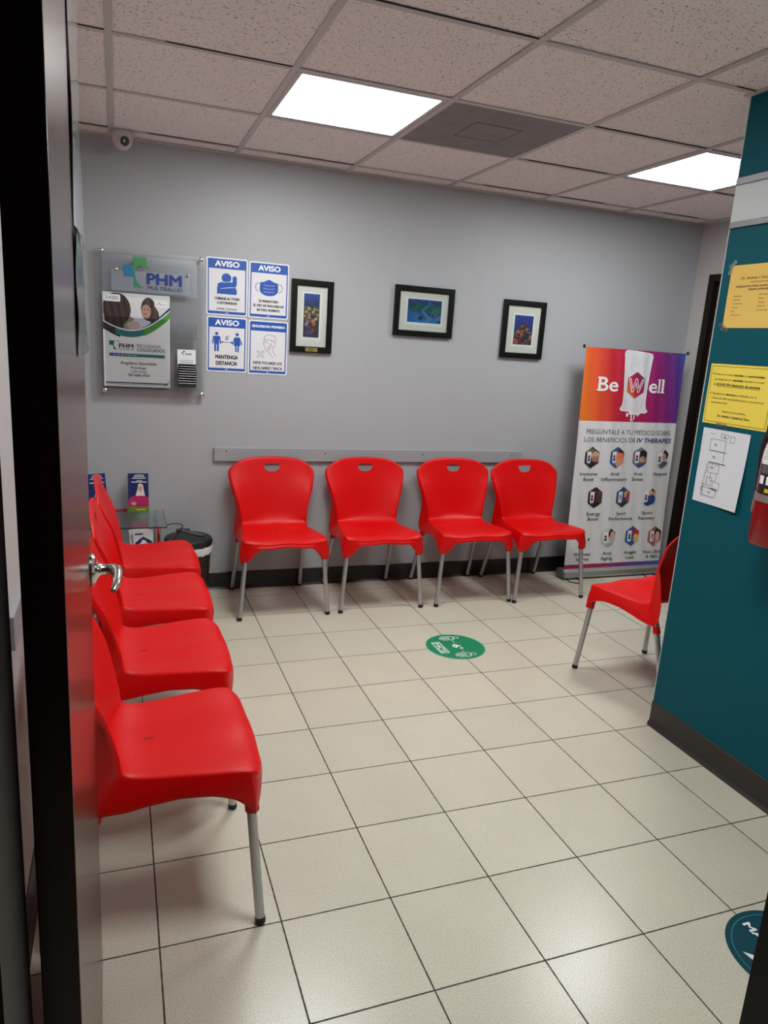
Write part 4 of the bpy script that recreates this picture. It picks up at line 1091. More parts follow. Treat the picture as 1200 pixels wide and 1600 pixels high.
x_, y_ = BL(2.508, 0.944); q.text('LOS BENEFICIOS DE', x_, y_, 0.030, ZP, MTX, 0.412, 'l')
x_, y_ = BL(2.934, 0.944); q.text('IV THERAPIES', x_, y_, 0.030, ZP, pm('banner_text_blue', (44, 66, 120), 0.5), 0.288, 'l', bold=0.035, shear=0.15)
MTX2 = pm('banner_caption_ink', (52, 52, 62), 0.5)
for s, x, z_, ww in (('Immune', 2.574, .717, .136), ('Boost', 2.580, .680, .086), ('Anti', 2.782, .717, .072), ('Inflammatory', 2.788, .680, .212), ('Anti', 2.977, .717, .068), ('Stress', 2.979, .680, .090), ('Hangover', 3.169, .717, .132),
                     ('Energy', 2.653, .440, .110), ('Boost', 2.654, .405, .086), ('Sport', 2.880, .440, .084), ('Performance', 2.880, .403, .198), ('Sport', 3.099, .440, .084), ('Recovery', 3.103, .403, .136),
                     ('Wellness', 2.600, .156, .136), ('Source', 2.605, .121, .106), ('Anti', 2.806, .156, .068), ('Aging', 2.806, .119, .094), ('Weight', 3.004, .154, .112), ('Loss', 3.007, .119, .066), ('Hair, Skin', 3.193, .153, .150), ('& Nails', 3.199, .119, .104)):
    x_, y_ = BL(x, z_); q.text(s, x_, y_, 0.0225, ZP, MTX2, ww, 'c', bold=0.014)
q.build('lettering', sh, warp=wave)
# hexagonal photo prints
def col(r, g, b): return pm('print_%d_%d_%d' % (r, g, b), (r, g, b), 0.5)
SK, HR, WH = (206, 160, 136), (44, 34, 32), (228, 228, 232)
HEX = [  # x, z, background, blobs (dx, dy, rx, ry, colour)
    (2.583, .838, (58, 62, 56), [(.02, .02, .034, .024, SK), (.03, -.01, .030, .020, (160, 120, 96)), (.0, -.045, .05, .020, (34, 38, 40)), (-.02, .045, .04, .018, (106, 112, 84))]),
    (2.783, .841, (34, 92, 150), [(.03, -.03, .042, .040, (214, 150, 122)), (.02, .015, .030, .026, (232, 120, 84)), (.03, .05, .028, .020, (60, 40, 44))]),
    (2.975, .841, (120, 130, 142), [(.02, .02, .034, .034, HR), (.02, -.012, .022, .022, SK), (.02, -.055, .045, .022, (60, 84, 130))]),
    (3.163, .836, (214, 214, 218), [(.03, .03, .026, .036, HR), (.018, .010, .018, .026, SK), (.02, -.045, .045, .026, (92, 96, 112))]),
    (2.649, .565, (46, 34, 32), [(.03, .0, .024, .060, (74, 52, 44)), (.0, -.05, .05, .020, (30, 22, 22)), (.04, .03, .016, .022, (104, 72, 60))]),
    (2.876, .566, (38, 84, 140), [(.03, .02, .020, .026, (222, 110, 50)), (.045, .0, .018, .030, (160, 60, 50)), (.01, -.05, .06, .020, (52, 60, 46)), (.02, .02, .012, .020, SK)]),
    (3.094, .566, (220, 222, 226), [(.03, .030, .036, .022, SK), (.035, .052, .022, .014, HR), (.02, -.02, .040, .036, (38, 72, 140)), (-.005, -.045, .030, .020, (34, 60, 120))]),
    (2.590, .272, (216, 216, 220), [(.01, -.02, .022, .026, (196, 172, 160)), (.055, .0, .016, .012, (70, 80, 60))]),
    (2.799, .281, (206, 206, 210), [(.03, .028, .034, .042, HR), (.032, .006, .024, .040, (214, 176, 158)), (.02, -.055, .04, .016, (196, 160, 146))]),
    (3.000, .285, (40, 96, 160), [(.035, .030, .034, .030, (186, 40, 60)), (.04, -.02, .026, .034, (214, 176, 110)), (.03, .0, .014, .014, (238, 200, 90))]),
    (3.193, .279, (176, 96, 96), [(.03, .02, .032, .044, HR), (.026, .0, .020, .036, (220, 178, 162)), (.035, -.05, .03, .020, (206, 150, 140))])]
for hxw, hz, bgc, bl in HEX:
    q = MB(); cx_, cy_ = BL(hxw, hz); R = 0.074
    P6 = hexa(cx_, cy_, R); q.poly(P6, ZP + .0004, col(*bgc))
    def clip(px, py):
        # keep a blob vertex inside the hexagon
        dx, dy = px - cx_, py - cy_
        f = max(abs(dx) / (0.88 * R * 0.866), (abs(dx) / (0.88 * 2 * 0.866) * 1.0 + abs(dy)) / R * 1.0)
        if f > 0.985: dx, dy = dx / f * 0.985, dy / f * 0.985
        return (cx_ + dx, cy_ + dy)
    for n_, (dx, dy, rx, ry, cc) in enumerate(bl):
        q.poly([clip(cx_ + dx + rx * math.cos(t * PI / 9), cy_ + dy + ry * math.sin(t * PI / 9)) for t in range(18)], ZP + .0007 + .0002 * n_, col(*cc))
    bxx = cx_ - 0.024
    q.poly([clip(bxx + a, cy_ + b_) for a, b_ in ((-0.016, 0.040), (-0.014, -0.034), (0.016, -0.036), (0.018, 0.040))], ZP + .0018, M_WHITE)
    q.ell(bxx + .001, cy_ + 0.006, 0.0105, 0.013, ZP + .0021, col(170, 40, 70), 6); q.rect(bxx - 0.009, cy_ - 0.024, bxx + 0.011, cy_ - 0.006, ZP + .0021, col(52, 80, 150))
    q.line([(bxx, cy_ - 0.034), (bxx, cy_ - 0.044)], 0.003, ZP + .0019, M_WHITE)
    q.build('hexagon_photo', sh, warp=wave)

# ---------------------------------------------------------------- papers on the teal wall
def tealpaper(name, yl, zb, yr, zt, mat, label, tilt=0.0, curl=0.0):
    """yl = the left edge (larger y), zb, zt heights"""
    e = empty(name, (INNER - 0.0008, yl, zb), ROT_TEAL); tag(e, label, 'paper')
    if tilt: e.rotation_euler = Matrix.Rotation(-PI / 2, 3, 'Z').to_4x4().to_euler(); e.rotation_euler = (Matrix.Rotation(-PI / 2, 3, 'Z') @ Matrix.Rotation(PI / 2, 3, 'X') @ Matrix.Rotation(tilt, 3, 'Z')).to_euler()
    wd, h = yl - yr, zt - zb
    cu = lambda v: (v[0], v[1], v[2] + curl * (max(0, v[0] / wd) ** 2) * max(0.0, 1 - v[1] / h) ** 1.5 + 0.0006 * math.sin(v[0] * 30 + v[1] * 17) ** 2)
    q = MB(); gridq(q, 0, 0, wd, h, 0.0010, mat, 10, 12); gridq(q, wd, 0, 0, h, 0.0006, mat, 10, 12); q.build('sheet', e, smooth=True, warp=cu)
    return e, wd, h, cu
M_TAPE = clear('cloudy_tape', (0.78, 0.84, 0.86), 0.18, 0.3, 0.2)
MY1 = pm('amber_paper', (226, 188, 92), 0.7); MY2 = pm('yellow_paper', (236, 212, 78), 0.65)
e, wd, h, cu = tealpaper('paper_notice', 0.885, 1.622, 0.595, 1.838, MY1, 'amber paper with columns of small print taped highest on the teal wall')
q = MB(); z = 0.0016
q.text('Dr. Andrés I. Gutiérrez Toro', wd / 2, h - 0.050, 0.0085, z, M_INK, 0.190, shear=0.3); q.text('INTERVENCIÓN EN MEDICINA', wd / 2, h - 0.062, 0.004, z, M_INK, 0.10)
q.text('PREGUNTA POR NUESTROS NUEVOS', wd / 2, h - 0.077, 0.0058, z, M_INK, 0.220, bold=0.03); q.text('TERAPIA INTRAVENOSA', wd / 2 + 0.0, h - 0.088, 0.0058, z, M_INK, 0.110, bold=0.03)
for k, s in enumerate(('Immune Boost', 'Energy Boost', 'Anti Inflammatory', 'Anti Stress', 'Detox', 'Wellness Source')):
    q.text(s, 0.030, h - 0.108 - 0.013 * k, 0.0042, z, M_INK, None, 'l'); 
for k, s in enumerate(('Sport Recovery', 'Hangover', 'Anti Aging', 'Weight Loss', 'Hair, Skin & Nails')):
    q.text(s, 0.142, h - 0.105 - 0.013 * k, 0.0042, z, M_INK, None, 'l')
q.build('lettering', e, warp=cu)
for px_, py_, r_ in ((0.004, h + 0.004, 0.7), (0.000, 0.006, -0.5), (0.012, -0.005, -0.3), (-0.002, h - 0.014, 1.2)):
    c_, s_ = math.cos(r_), math.sin(r_); q = MB()
    q.poly([(px_ + a * c_ - b_ * s_, py_ + a * s_ + b_ * c_) for a, b_ in ((-0.018, -0.007), (0.018, -0.007), (0.018, 0.007), (-0.018, 0.007))], 0.0020, M_TAPE)
    q.build('tape', e)
e, wd, h, cu = tealpaper('paper_notice', 0.907, 1.276, 0.612, 1.494, MY2, 'bright yellow paper with a black border, middle of the papers on the teal wall')
q = MB(); b_ = 0.008
for k in range(4):
    P4 = [(b_, b_), (wd - b_, b_), (wd - b_, h - b_), (b_, h - b_), (b_, b_)]; q.line(P4[k:k + 2], 0.0014, z, M_INK)
q.line([(0.016, 0.183), (0.019, 0.179), (0.024, 0.188)], 0.0016, z, M_INK); q.line([(0.016, 0.112), (0.019, 0.108), (0.024, 0.117)], 0.0016, z, M_INK)
def mixed(q, x, y, hh, parts, z):
    for s, ww, bo, sh_ in parts:
        q.text(s, x, y, hh, z, M_INK, ww, 'l', bold=bo, shear=sh_); x += ww + 0.004
mixed(q, 0.027, 0.178, 0.0068, [('Órdenes y/o recetas', 0.084, 0, .1), ('vencidas', 0.044, .04, .2), ('y/o', 0.014, 0, .1), ('extraviadas', 0.070, .04, .2)], z)
mixed(q, 0.027, 0.160, 0.0068, [('que tengan que ser', 0.080, 0, .1), ('repetidas', 0.050, .04, .2), ('tendrán un costo', 0.088, 0, .1)], z)
mixed(q, 0.027, 0.141, 0.0085, [('de', 0.011, 0, .1), ('$10.00 SIN distinción de persona', 0.195, .03, .2)], z); q.line([(0.042, 0.138), (0.237, 0.138)], 0.0012, z, M_INK)
mixed(q, 0.027, 0.108, 0.0068, [('Agradecemos', 0.062, 0, .1), ('devuelva', 0.044, .04, .1), ('el referido con la', 0.090, 0, .1)], z)
mixed(q, 0.027, 0.092, 0.0068, [('respuesta del especialista para mantener su', 0.236, 0, .1)], z)
mixed(q, 0.027, 0.076, 0.0068, [('expediente al día', 0.078, 0, .1)], z)
q.text('Siempre a sus órdenes,', 0.142, 0.046, 0.0068, z, M_INK, 0.110); q.text('Dr. Andrés I. Gutiérrez Toro', 0.142, 0.028, 0.0080, z, M_INK, 0.146, bold=.03)
q.build('lettering', e, warp=cu)
q = MB(); q.rect(0.07, -0.008, 0.12, 0.006, 0.0020, M_TAPE); q.build('tape', e)
e, wd, h, cu = tealpaper('floor_plan_sheet', 0.893, 0.978, 0.672, 1.258, pm('plan_paper', (214, 218, 224), 0.7), 'white sheet printed with a floor plan, lowest paper on the teal wall', 0.0, 0.012)
q = MB(); wl = 0.0013; MK = pm('plan_ink', (66, 70, 80), 0.6)
def rc(x0, y0, x1, y1): q.line([(x0, y0), (x1, y0), (x1, y1), (x0, y1), (x0, y0)], wl, z, MK)
q.line([(0.038, 0.262), (0.060, 0.262)], wl, z, MK); rc(0.090, 0.252, 0.125, 0.266); rc(0.135, 0.240, 0.155, 0.262)
rc(0.045, 0.200, 0.118, 0.243); q.line([(0.050, 0.200), (0.125, 0.200)], 0.0028, z, MK); q.line([(0.052, 0.156), (0.130, 0.156)], 0.0036, z, MK); q.line([(0.118, 0.200), (0.118, 0.160)], wl, z, MK)
rc(0.050, 0.118, 0.105, 0.150); rc(0.070, 0.090, 0.100, 0.118); rc(0.055, 0.070, 0.080, 0.100); rc(0.088, 0.062, 0.120, 0.086)
rc(0.040, 0.030, 0.110, 0.060); q.line([(0.070, 0.060), (0.112, 0.055)], 0.0028, z, MK); q.line([(0.044, 0.150), (0.036, 0.030)], wl, z, MK); q.line([(0.030, 0.075), (0.046, 0.070), (0.030, 0.052), (0.046, 0.046)], wl, z, MK)
for k in range(16): q.line([(0.040 + 0.004 * k, 0.024), (0.040 + 0.004 * k, 0.028)], 0.0008, z, MK)
for x_, y_, s in ((0.070, 0.224, 0.014), (0.072, 0.178, 0.016), (0.070, 0.138, 0.018), (0.076, 0.045, 0.012), (0.108, 0.258, 0.010)):
    q.rect(x_ - s / 2, y_, x_ + s / 2, y_ + 0.0022, z, MK); q.rect(x_ - s / 3, y_ - 0.005, x_ + s / 2, y_ - 0.003, z, MK)
for k in range(10): q.ell(0.048 + 0.006 * math.sin(k * 5), 0.036 + 0.011 * k, 0.002, 0.002, z, MK, 6)
q.build('drawing', e, warp=cu)

# ---------------------------------------------------------------- fire extinguisher
EX, EY, EZ = 1.604, 0.409, 0.938
fe = empty('fire_extinguisher', (EX, EY, EZ)); tag(fe, 'red fire extinguisher with a black hose, hanging on the teal wall', 'fire extinguisher')
M_FRED = pm('extinguisher_red', (134, 5, 12), 0.28, 0, 0.2)
R_ = 0.084
q = MB(); q.lathe([(0.0, 0.012), (R_ * 0.80, 0.006), (R_ * 0.94, 0.0), (R_, 0.010), (R_, 0.265)] + [(R_ * math.cos(a) ** 0.75, 0.265 + 0.125 * math.sin(a)) for a in [k * PI / 2 / 12 for k in range(1, 12)]] + [(0.018, 0.389), (0.018, 0.400), (0.0, 0.400)], M_FRED, n=64); q.build('cylinder', fe, smooth=True)
to_cam = math.atan2(-1.25 - EY, -0.376 - EX)
def onCyl(u, zz, out=0.0006): 
    """u = metres round the body, 0 faces the doorway, positive towards its right"""
    rr = R_ if zz <= 0.265 else R_ * math.cos(math.asin(min(0.98, (zz - 0.265) / 0.125))) ** 0.75
    if zz > 0.265: out = out + 0.0012
    a = to_cam + u / (R_ + out); return (math.cos(a) * (rr + out), math.sin(a) * (rr + out), zz)
def cyl_band(q, z0, z1, m, u0=-0.17, u1=0.17, out=0.0006, n=48):
    vs = []; fs = []; nz = max(1, int((z1 - z0) / 0.008)) if z1 > 0.262 else 1
    for j in range(nz + 1):
        for k in range(n + 1): vs.append(onCyl(u0 + (u1 - u0) * k / n, z0 + (z1 - z0) * j / nz, out))
    for j in range(nz):
        for k in range(n): a = j * (n + 1) + k; fs.append((a, a + 1, a + n + 2, a + n + 1))
    q.add(vs, fs, m)
q = MB()
cyl_band(q, 0.258, 0.362, M_WHITE, -0.105, 0.105); cyl_band(q, 0.165, 0.258, M_BLKP, -0.105, 0.105)
for k in range(6): cyl_band(q, 0.196, 0.222, M_WHITE, -0.098 + 0.033 * k, -0.076 + 0.033 * k, 0.0009, 8)
for k in range(5): cyl_band(q, 0.232 + 0.005 * k, 0.2336 + 0.005 * k, pm('label_grey', (150, 150, 154), 0.5), -0.095, -0.05 + 0.01 * (k % 3), 0.0009, 10)
def cyl_text(q, s, u, zz, h, m, ww=None, bold=0.0, shear=0.0, out=0.001):
    t = MB(); t.text(s, u, zz, h, 0, m, ww, 'l', bold=bold, shear=shear); q.add([onCyl(a, b_, out) for a, b_, c_ in t.v], t.f, m)
cyl_text(q, 'sentry', -0.066, 0.172, 0.017, pm('label_yellow', (232, 212, 40), 0.5), 0.050, bold=0.03, shear=0.15)
for col_ in range(4):
    for k in range(11): cyl_band(q, 0.274 + 0.007 * k, 0.2765 + 0.007 * k, pm('label_grey', (150, 150, 154), 0.5), -0.098 + 0.05 * col_, -0.062 + 0.05 * col_ - 0.006 * (k % 2), 0.0009, 6)
for u in (-0.055, 0.0, 0.05): cyl_band(q, 0.270, 0.352, pm('label_line', (70, 70, 74), 0.5), u, u + 0.0012, 0.0009, 2)
q.build('label', fe)
q = MB(); q.lathe([(R_ + 0.0008, 0.140), (R_ + 0.0022, 0.141), (R_ + 0.0022, 0.163), (R_ + 0.0008, 0.164)], pm('bracket_steel', (150, 150, 152), 0.35, 0.6), n=64)
q.build('strap', fe, smooth=True)
q = MB(); q.box((R_ - 0.004, -0.022, 0.10), (INNER - EX - 0.001, 0.022, 0.26), M_ALU, 0.002); q.build('wall_bracket', fe)
q = MB(); q.tube([(0, 0, 0.392), (0, 0, 0.432)], [0.017, 0.015], M_CHR, 20); q.tube([(0, 0, 0.415), (0.0, -0.030, 0.417)], 0.008, M_CHR, 14); q.lathe([(0.0, -0.006), (0.016, -0.006), (0.017, 0.004), (0.0, 0.004)], M_CHR, (0, -0.036, 0.410), 20, 'y'); q.build('valve', fe, smooth=True, fix=True)
q = MB(); q.box((-0.010, -0.120, 0.440), (0.010, 0.016, 0.450), M_BLKP, 0.003); q.box((-0.009, -0.110, 0.420), (0.009, 0.0, 0.428), M_BLKP, 0.003); q.box((-0.010, -0.008, 0.420), (0.010, 0.016, 0.448), M_BLKP, 0.002); q.build('handle', fe)
hp = catmull([(0.0, 0.012, 0.414), (-0.002, 0.038, 0.408), (-0.008, 0.070, 0.382), (-0.012, 0.092, 0.340), (-0.012, 0.100, 0.290), (-0.008, 0.099, 0.230), (-0.006, 0.099, 0.175)], 6)
q = MB(); q.tube(hp, 0.0130, M_BLK, 16); q.build('hose', fe, smooth=True, fix=True)
q = MB(); q.tube([(-0.006, 0.100, 0.180), (-0.006, 0.100, 0.150), (-0.006, 0.099, 0.118)], [0.0115, 0.012, 0.006], M_BLKP, 16); q.build('nozzle', fe, smooth=True, fix=True)
q = MB(); q.box((-0.016, R_ - 0.002, 0.140), (0.004, 0.104, 0.150), M_BLKP, 0.002); q.box((-0.010, 0.106, 0.085), (-0.002, 0.110, 0.128), M_ALU); q.build('hose_clip', fe)

# ---------------------------------------------------------------- floor stickers
def disc(e, r, m, edge, z=0.0006):
    q = MB(); n = 72
    q.lathe([(0.0, z), (r - 0.0005, z), (r, z - 0.0003), (r, 0.00005)], m, n=n); q.lathe([(r - 0.004, z + 0.0001), (r, z + 0.0001)], edge, n=n); q.build('disc', e)
st = empty('floor_sticker', (1.227, 1.829, 0), (0, 0, -PI / 2)); tag(st, 'round green floor sticker with two white figures, in the middle of the floor', 'floor sticker')
MSG = pm('sticker_green', (12, 134, 88), 0.4); MSE = pm('sticker_pale_edge', (120, 196, 160), 0.4)
disc(st, 0.155, MSG, MSE)
q = MB(); z = 0.0010
q.text("6'", 0.004, -0.012, 0.040, z, M_WHITE, 0.052, bold=0.04)
x0_, x1_, y0_, y1_ = -0.066, 0.064, -0.106, -0.064
q.line([(x0_, y0_), (x1_, y0_), (x1_, y1_), (x0_, y1_), (x0_, y0_)], 0.005, z, M_WHITE)
q.text('MCS', 0, -0.098, 0.025, z, M_WHITE, 0.112, bold=0.03)
for cx_ in (-0.104, 0.102):
    q.line([(cx_ + 0.013 * math.cos(t * PI / 8), 0.052 + 0.013 * math.sin(t * PI / 8)) for t in range(17)], 0.003, z, M_WHITE)
    q.line([(cx_ + 0.024 * math.cos(PI + t * -PI / 8), 0.016 + 0.020 * math.sin(t * PI / 8)) for t in range(9)], 0.004, z, M_WHITE)
    q.line([(cx_ - 0.024, 0.016), (cx_ - 0.020, -0.030)], 0.004, z, M_WHITE); q.line([(cx_ + 0.024, 0.016), (cx_ + 0.020, -0.030)], 0.004, z, M_WHITE)
    for d in (-0.010, -0.003, 0.004, 0.011): q.line([(cx_ + d, 0.014), (cx_ + d, -0.044)], 0.003, z, M_WHITE)
q.line([(-0.074, 0.016), (-0.040, 0.014)], 0.002, z, M_WHITE); q.line([(0.050, 0.014), (0.074, 0.014)], 0.002, z, M_WHITE)
q.build('printing', st)
st = empty('floor_sticker', (1.243, -0.168, 0), (0, 0, -PI / 2)); tag(st, 'round dark teal floor sticker at the lower right, cut off by the door frame', 'floor sticker')
disc(st, 0.153, pm('sticker_dark_teal', (16, 66, 78), 0.4), pm('sticker_dark_teal', (16, 66, 78), 0.4))
q = MB(); q.lathe([(0.136, z), (0.138, z)], pm('sticker_ring', (70, 140, 150), 0.4), n=72)
q.text('MANTENGA', 0.0, -0.036, 0.022, z, M_WHITE, 0.236, bold=0.05)
q.poly([(-0.045, -0.112), (-0.012, -0.100), (-0.022, -0.088)], z, M_WHITE); q.poly([(-0.045, -0.112), (-0.006, -0.106), (-0.006, -0.100)], z, M_WHITE)
q.build('printing', st)

# ---------------------------------------------------------------- glass table, brochures, bin
tb = empty('side_table', (-0.355, 2.672, 0), (0, 0, 0.0)); tag(tb, 'small two-tier glass side table with chrome legs, behind the left row of chairs', 'side table')
q = MB(); q.box((-0.205, -0.190, 0.494), (0.205, 0.190, 0.502), M_GLASS, 0.002); q.build('tabletop', tb)
q = MB(); q.box((-0.170, -0.160, 0.300), (0.170, 0.160, 0.306), M_GLASS, 0.002); q.build('shelf', tb)
MGE = pm('glass_edge', (28, 52, 48), 0.2)
q = MB()
q.box((-0.204, -0.1915, 0.495), (0.204, -0.1895, 0.501), MGE); q.box((0.2035, -0.19, 0.495), (0.2055, 0.19, 0.501), MGE); q.build('glass_edge', tb)
for sx in (-1, 1):
    for sy in (-1, 1):
        q = MB(); q.tube([(sx * 0.165, sy * 0.150, 0.004), (sx * 0.165, sy * 0.150, 0.493)], 0.011, M_CHR, 16); q.tube([(sx * 0.165, sy * 0.150, 0.0), (sx * 0.165, sy * 0.150, 0.010)], 0.014, M_BLKP, 16)
        q.lathe([(0.0, 0.503), (0.012, 0.503), (0.013, 0.5025)], M_CHR, (sx * 0.165, sy * 0.150, 0), 16); q.build('leg', tb, smooth=True)
def brochure(x, y, z0, wd, h, rz, label, topcol):
    hd_ = empty('brochure_holder', (x, y, z0), (0, 0, rz)); tag(hd_, label[0], 'brochure holder')
    q = MB(); q.box((-wd / 2 - 0.003, -0.030, 0.0), (wd / 2 + 0.003, 0.020, 0.003), M_CLEAR); q.box((-wd / 2 - 0.003, -0.030, 0.0), (wd / 2 + 0.003, -0.028, 0.055), M_CLEAR)
    for s in (-1, 1): q.box((s * (wd / 2 + 0.003), -0.030, 0.0), (s * (wd / 2 + 0.001), -0.010, 0.055), M_CLEAR)
    q.build('front_pocket', hd_)
    q = MB(); q.add([(-wd / 2 - .003, -0.008, 0.003), (wd / 2 + .003, -0.008, 0.003), (wd / 2 + .003, 0.030, h), (-wd / 2 - .003, 0.030, h), (-wd / 2 - .003, -0.005, 0.003), (wd / 2 + .003, -0.005, 0.003), (wd / 2 + .003, 0.033, h), (-wd / 2 - .003, 0.033, h)],
          [(0, 1, 2, 3), (7, 6, 5, 4), (0, 4, 5, 1), (1, 5, 6, 2), (2, 6, 7, 3), (3, 7, 4, 0)], M_CLEAR); q.build('back_panel', hd_)
    th = math.atan2(0.038, h)
    b = empty('brochure', (x, y, z0), (0, 0, 0)); b.rotation_euler = (Matrix.Rotation(rz, 3, 'Z') @ Matrix.Rotation(PI / 2 - th, 3, 'X')).to_euler()
    b.location = Vector((x, y, z0 + 0.004)) + Matrix.Rotation(rz, 3, 'Z') @ Vector((0, -0.018, 0)); tag(b, label[1], 'brochure')
    q = MB(); q.box((-wd / 2, 0, 0.0), (wd / 2, h, 0.006), M_WHITE); q.build('paper', b)
    q = MB(); zz = 0.0064; hw = wd / 2
    q.rect(-hw, 0, hw, h, zz, pm('brochure_navy', (26, 38, 92), 0.3)); q.rect(-hw, h * 0.0, hw, h * 0.14, zz + .0002, pm('brochure_green', (122, 164, 30), 0.35))
    MMG = pm('brochure_magenta', (176, 24, 92), 0.4)
    q.poly([(-hw, h * .14), (hw, h * .14), (hw, h * .36), (hw * .62, h * .43), (-hw * .30, h * .43), (-hw * .8, h * .38), (-hw, h * .28)], zz + .0003, MMG)
    q.poly([(-hw * .28, h * .42), (hw * .66, h * .42), (hw * .52, h * .60), (hw * .46, h * .70), (hw * .2, h * .745), (-hw * .02, h * .70), (-hw * .06, h * .60)], zz + .0004, pm('veil_print', (222, 206, 204), 0.5))
    q.ell(hw * .20, h * .60, hw * .20, h * .085, zz + .0006, col(196, 148, 126), 18)
    q.line([(hw * .10, h * .565), (hw * .30, h * .565)], 0.0018, zz + .0008, M_WHITE)
    q.ell(-hw * .45, h * .22, hw * .26, h * .045, zz + .0006, col(196, 148, 126), 14)
    for k, (ww, hh) in enumerate(((.5, .006), (.62, .005), (.74, .005), (.3, .005), (.8, .007))):
        y_ = h * (.945 - .040 * k) - (0.004 if k > 2 else 0); q.rect(-hw * ww + .008, y_, hw * ww * .9 + .006, y_ + hh * .55, zz + .0004, M_WHITE)
    q.rect(-hw * .2, h * .045, hw * .7, h * .085, zz + .0005, pm('brochure_lime', (206, 222, 120), 0.4))
    q.rect(-hw * .86, 0, -hw * .83, h, zz + .0009, pm('fold_line', (70, 86, 150), 0.3))
    q.build('printing', b)
brochure(-0.281, 2.815, 0.502, 0.106, 0.212, 0.0, ('clear holder of the nun brochure, right of the two on the glass table', 'navy and magenta brochure of a person in a white veil, fully in view'), None)
brochure(-0.492, 2.800, 0.502, 0.106, 0.212, 0.45, ('clear holder farther left on the glass table, beside the open door edge', 'navy brochure mostly hidden behind the farthest red chair of the left row'), None)
# white leaflets on the lower shelf
for k, (dx, dy, rz, lab) in enumerate(((0, 0, 0.05, 'white leaflet with two clasped dark hands, in front on the lower glass shelf'), (-0.012, 0.014, 0.12, 'white leaflet standing just behind the clasped hands leaflet'))):
    b = empty('leaflet', (-0.262 + dx, 2.585 + dy, 0.3105), (PI / 2 - 0.10, 0, 0)); tag(b, lab, 'leaflet')
    b.rotation_euler = (Matrix.Rotation(rz * .5, 3, 'Z') @ Matrix.Rotation(PI / 2 - 0.10, 3, 'X') @ Matrix.Rotation(0.03 + .05 * k, 3, 'Z')).to_euler()
    q = MB(); q.box((-0.05, 0, 0), (0.05, 0.145 + 0.006 * k, 0.004), M_WHITE, 0.0008); q.build('paper', b)
    if k == 0:
        q = MB(); zz = 0.0045
        q.line([(-0.030, 0.078), (-0.012, 0.096), (0.002, 0.104), (0.014, 0.096), (0.032, 0.082)], 0.012, zz, M_INKB); q.line([(-0.030, 0.078), (-0.020, 0.086)], 0.018, zz, M_INKB); q.line([(0.034, 0.080), (0.024, 0.088)], 0.018, zz, M_INKB)
        q.rect(-0.002, 0.088, 0.006, 0.091, zz + .0002, M_WHITE); q.rect(0.0005, 0.0855, 0.0035, 0.0935, zz + .0002, M_WHITE)
        for j, ww in enumerate((.07, .06, .05)): q.rect(-ww / 2, 0.052 - 0.012 * j, ww / 2, 0.056 - 0.012 * j, zz, MTX2)
        q.rect(-0.040, 0.122, 0.0, 0.130, zz, MTX2); q.build('printing', b)
# red booklet lying at the back of the table top
q = MB(); q.box((-0.060, -0.020, 0), (0.060, 0.020, 0.008), pm('booklet_red', (150, 16, 26), 0.4), 0.001)
tag(q.build('booklet', loc=(-0.400, 2.838, 0.5025)), 'small dark red booklet lying on the glass table behind the last red chair', 'booklet')
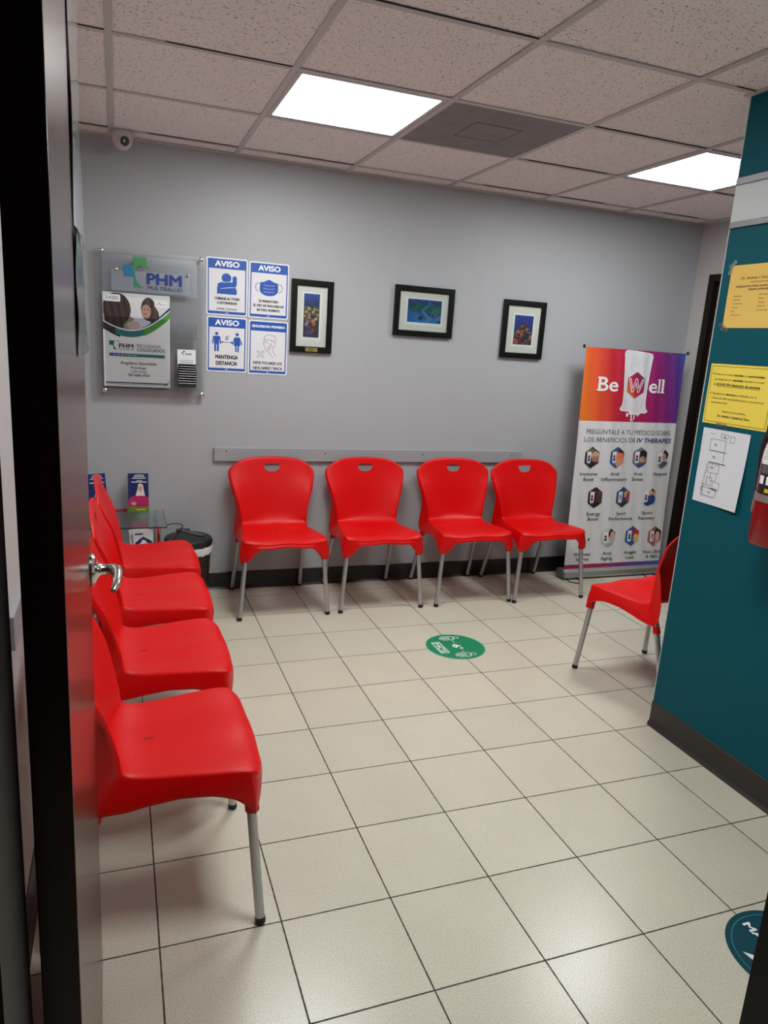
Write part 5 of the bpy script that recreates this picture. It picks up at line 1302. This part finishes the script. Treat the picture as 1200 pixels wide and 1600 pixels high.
# bin
bn = empty('waste_bin', (-0.022, 2.735, 0)); bn.scale = (1, 1, 0.94); tag(bn, 'round black waste bin with a domed lid and white liner, beside the glass table', 'waste bin')
q = MB(); q.lathe([(0.0, 0.003), (0.100, 0.003), (0.104, 0.010), (0.124, 0.345), (0.126, 0.352), (0.121, 0.352)], pm('bin_dark_steel', (58, 54, 52), 0.3, 0.5), n=48); q.build('body', bn, smooth=True)
q = MB(); n = 60; vs = []; fs = []
for ring in range(4):
    for k in range(n):
        a = 2 * PI * k / n; front = max(0, math.sin(-a + 0.6)); rr_ = 0.1262 + 0.004 * math.sin(k * 2.1) * .3 + (0.003 if ring in (1, 2) else 0)
        zz = (0.362, 0.352 - .004 * math.sin(k * 1.3), 0.340 - 0.012 * front - .003 * math.sin(k * 2.7), 0.330 - 0.022 * front - .004 * math.sin(k * 1.9))[ring]; vs.append((rr_ * math.cos(a), rr_ * math.sin(a), zz))
for r_ in range(3):
    for k in range(n): fs.append((r_ * n + k, (r_ + 1) * n + k, (r_ + 1) * n + (k + 1) % n, r_ * n + (k + 1) % n))
q.add(vs, fs, pm('white_liner', (214, 216, 218), 0.4)); q.build('liner', bn, smooth=True)
q = MB(); q.lathe([(0.130, 0.360), (0.132, 0.366), (0.131, 0.384), (0.124, 0.398), (0.100, 0.406), (0.060, 0.410), (0.0, 0.411)], M_BLKP, n=48); q.lathe([(0.130, 0.360), (0.126, 0.350)], M_BLKP, n=48); q.build('lid', bn, smooth=True)
q = MB(); q.add([(-0.055, 0.105, 0.4075), (-0.015, 0.115, 0.4060), (0.092, -0.020, 0.4075), (0.060, -0.045, 0.4105), (-0.055, 0.105, 0.412), (-0.015, 0.115, 0.410), (0.092, -0.020, 0.412), (0.060, -0.045, 0.415)],
      [(4, 7, 6, 5), (0, 1, 5, 4), (1, 2, 6, 5), (2, 3, 7, 6), (3, 0, 4, 7)], pm('lid_flap_grey', (66, 66, 68), 0.3)); q.build('lid_flap', bn, fix=True)
q = MB(); q.box((-0.055, 0.110, 0.385), (0.02, 0.150, 0.408), M_BLKP, 0.004); q.build('lid_hinge', bn)
# black cable that loops at the table corner
q = MB(); q.tube(catmull([(-0.150, 2.50, 0.505), (-0.120, 2.505, 0.512), (-0.085, 2.515, 0.506), (-0.072, 2.52, 0.490), (-0.100, 2.53, 0.44), (-0.135, 2.545, 0.36), (-0.150, 2.56, 0.20), (-0.150, 2.60, 0.004), (-0.150, 2.80, 0.004)], 6), 0.0028, M_BLKP, 8)
tag(q.build('cable', smooth=True), 'thin black cable looping over the glass table corner next to the bin', 'cable')
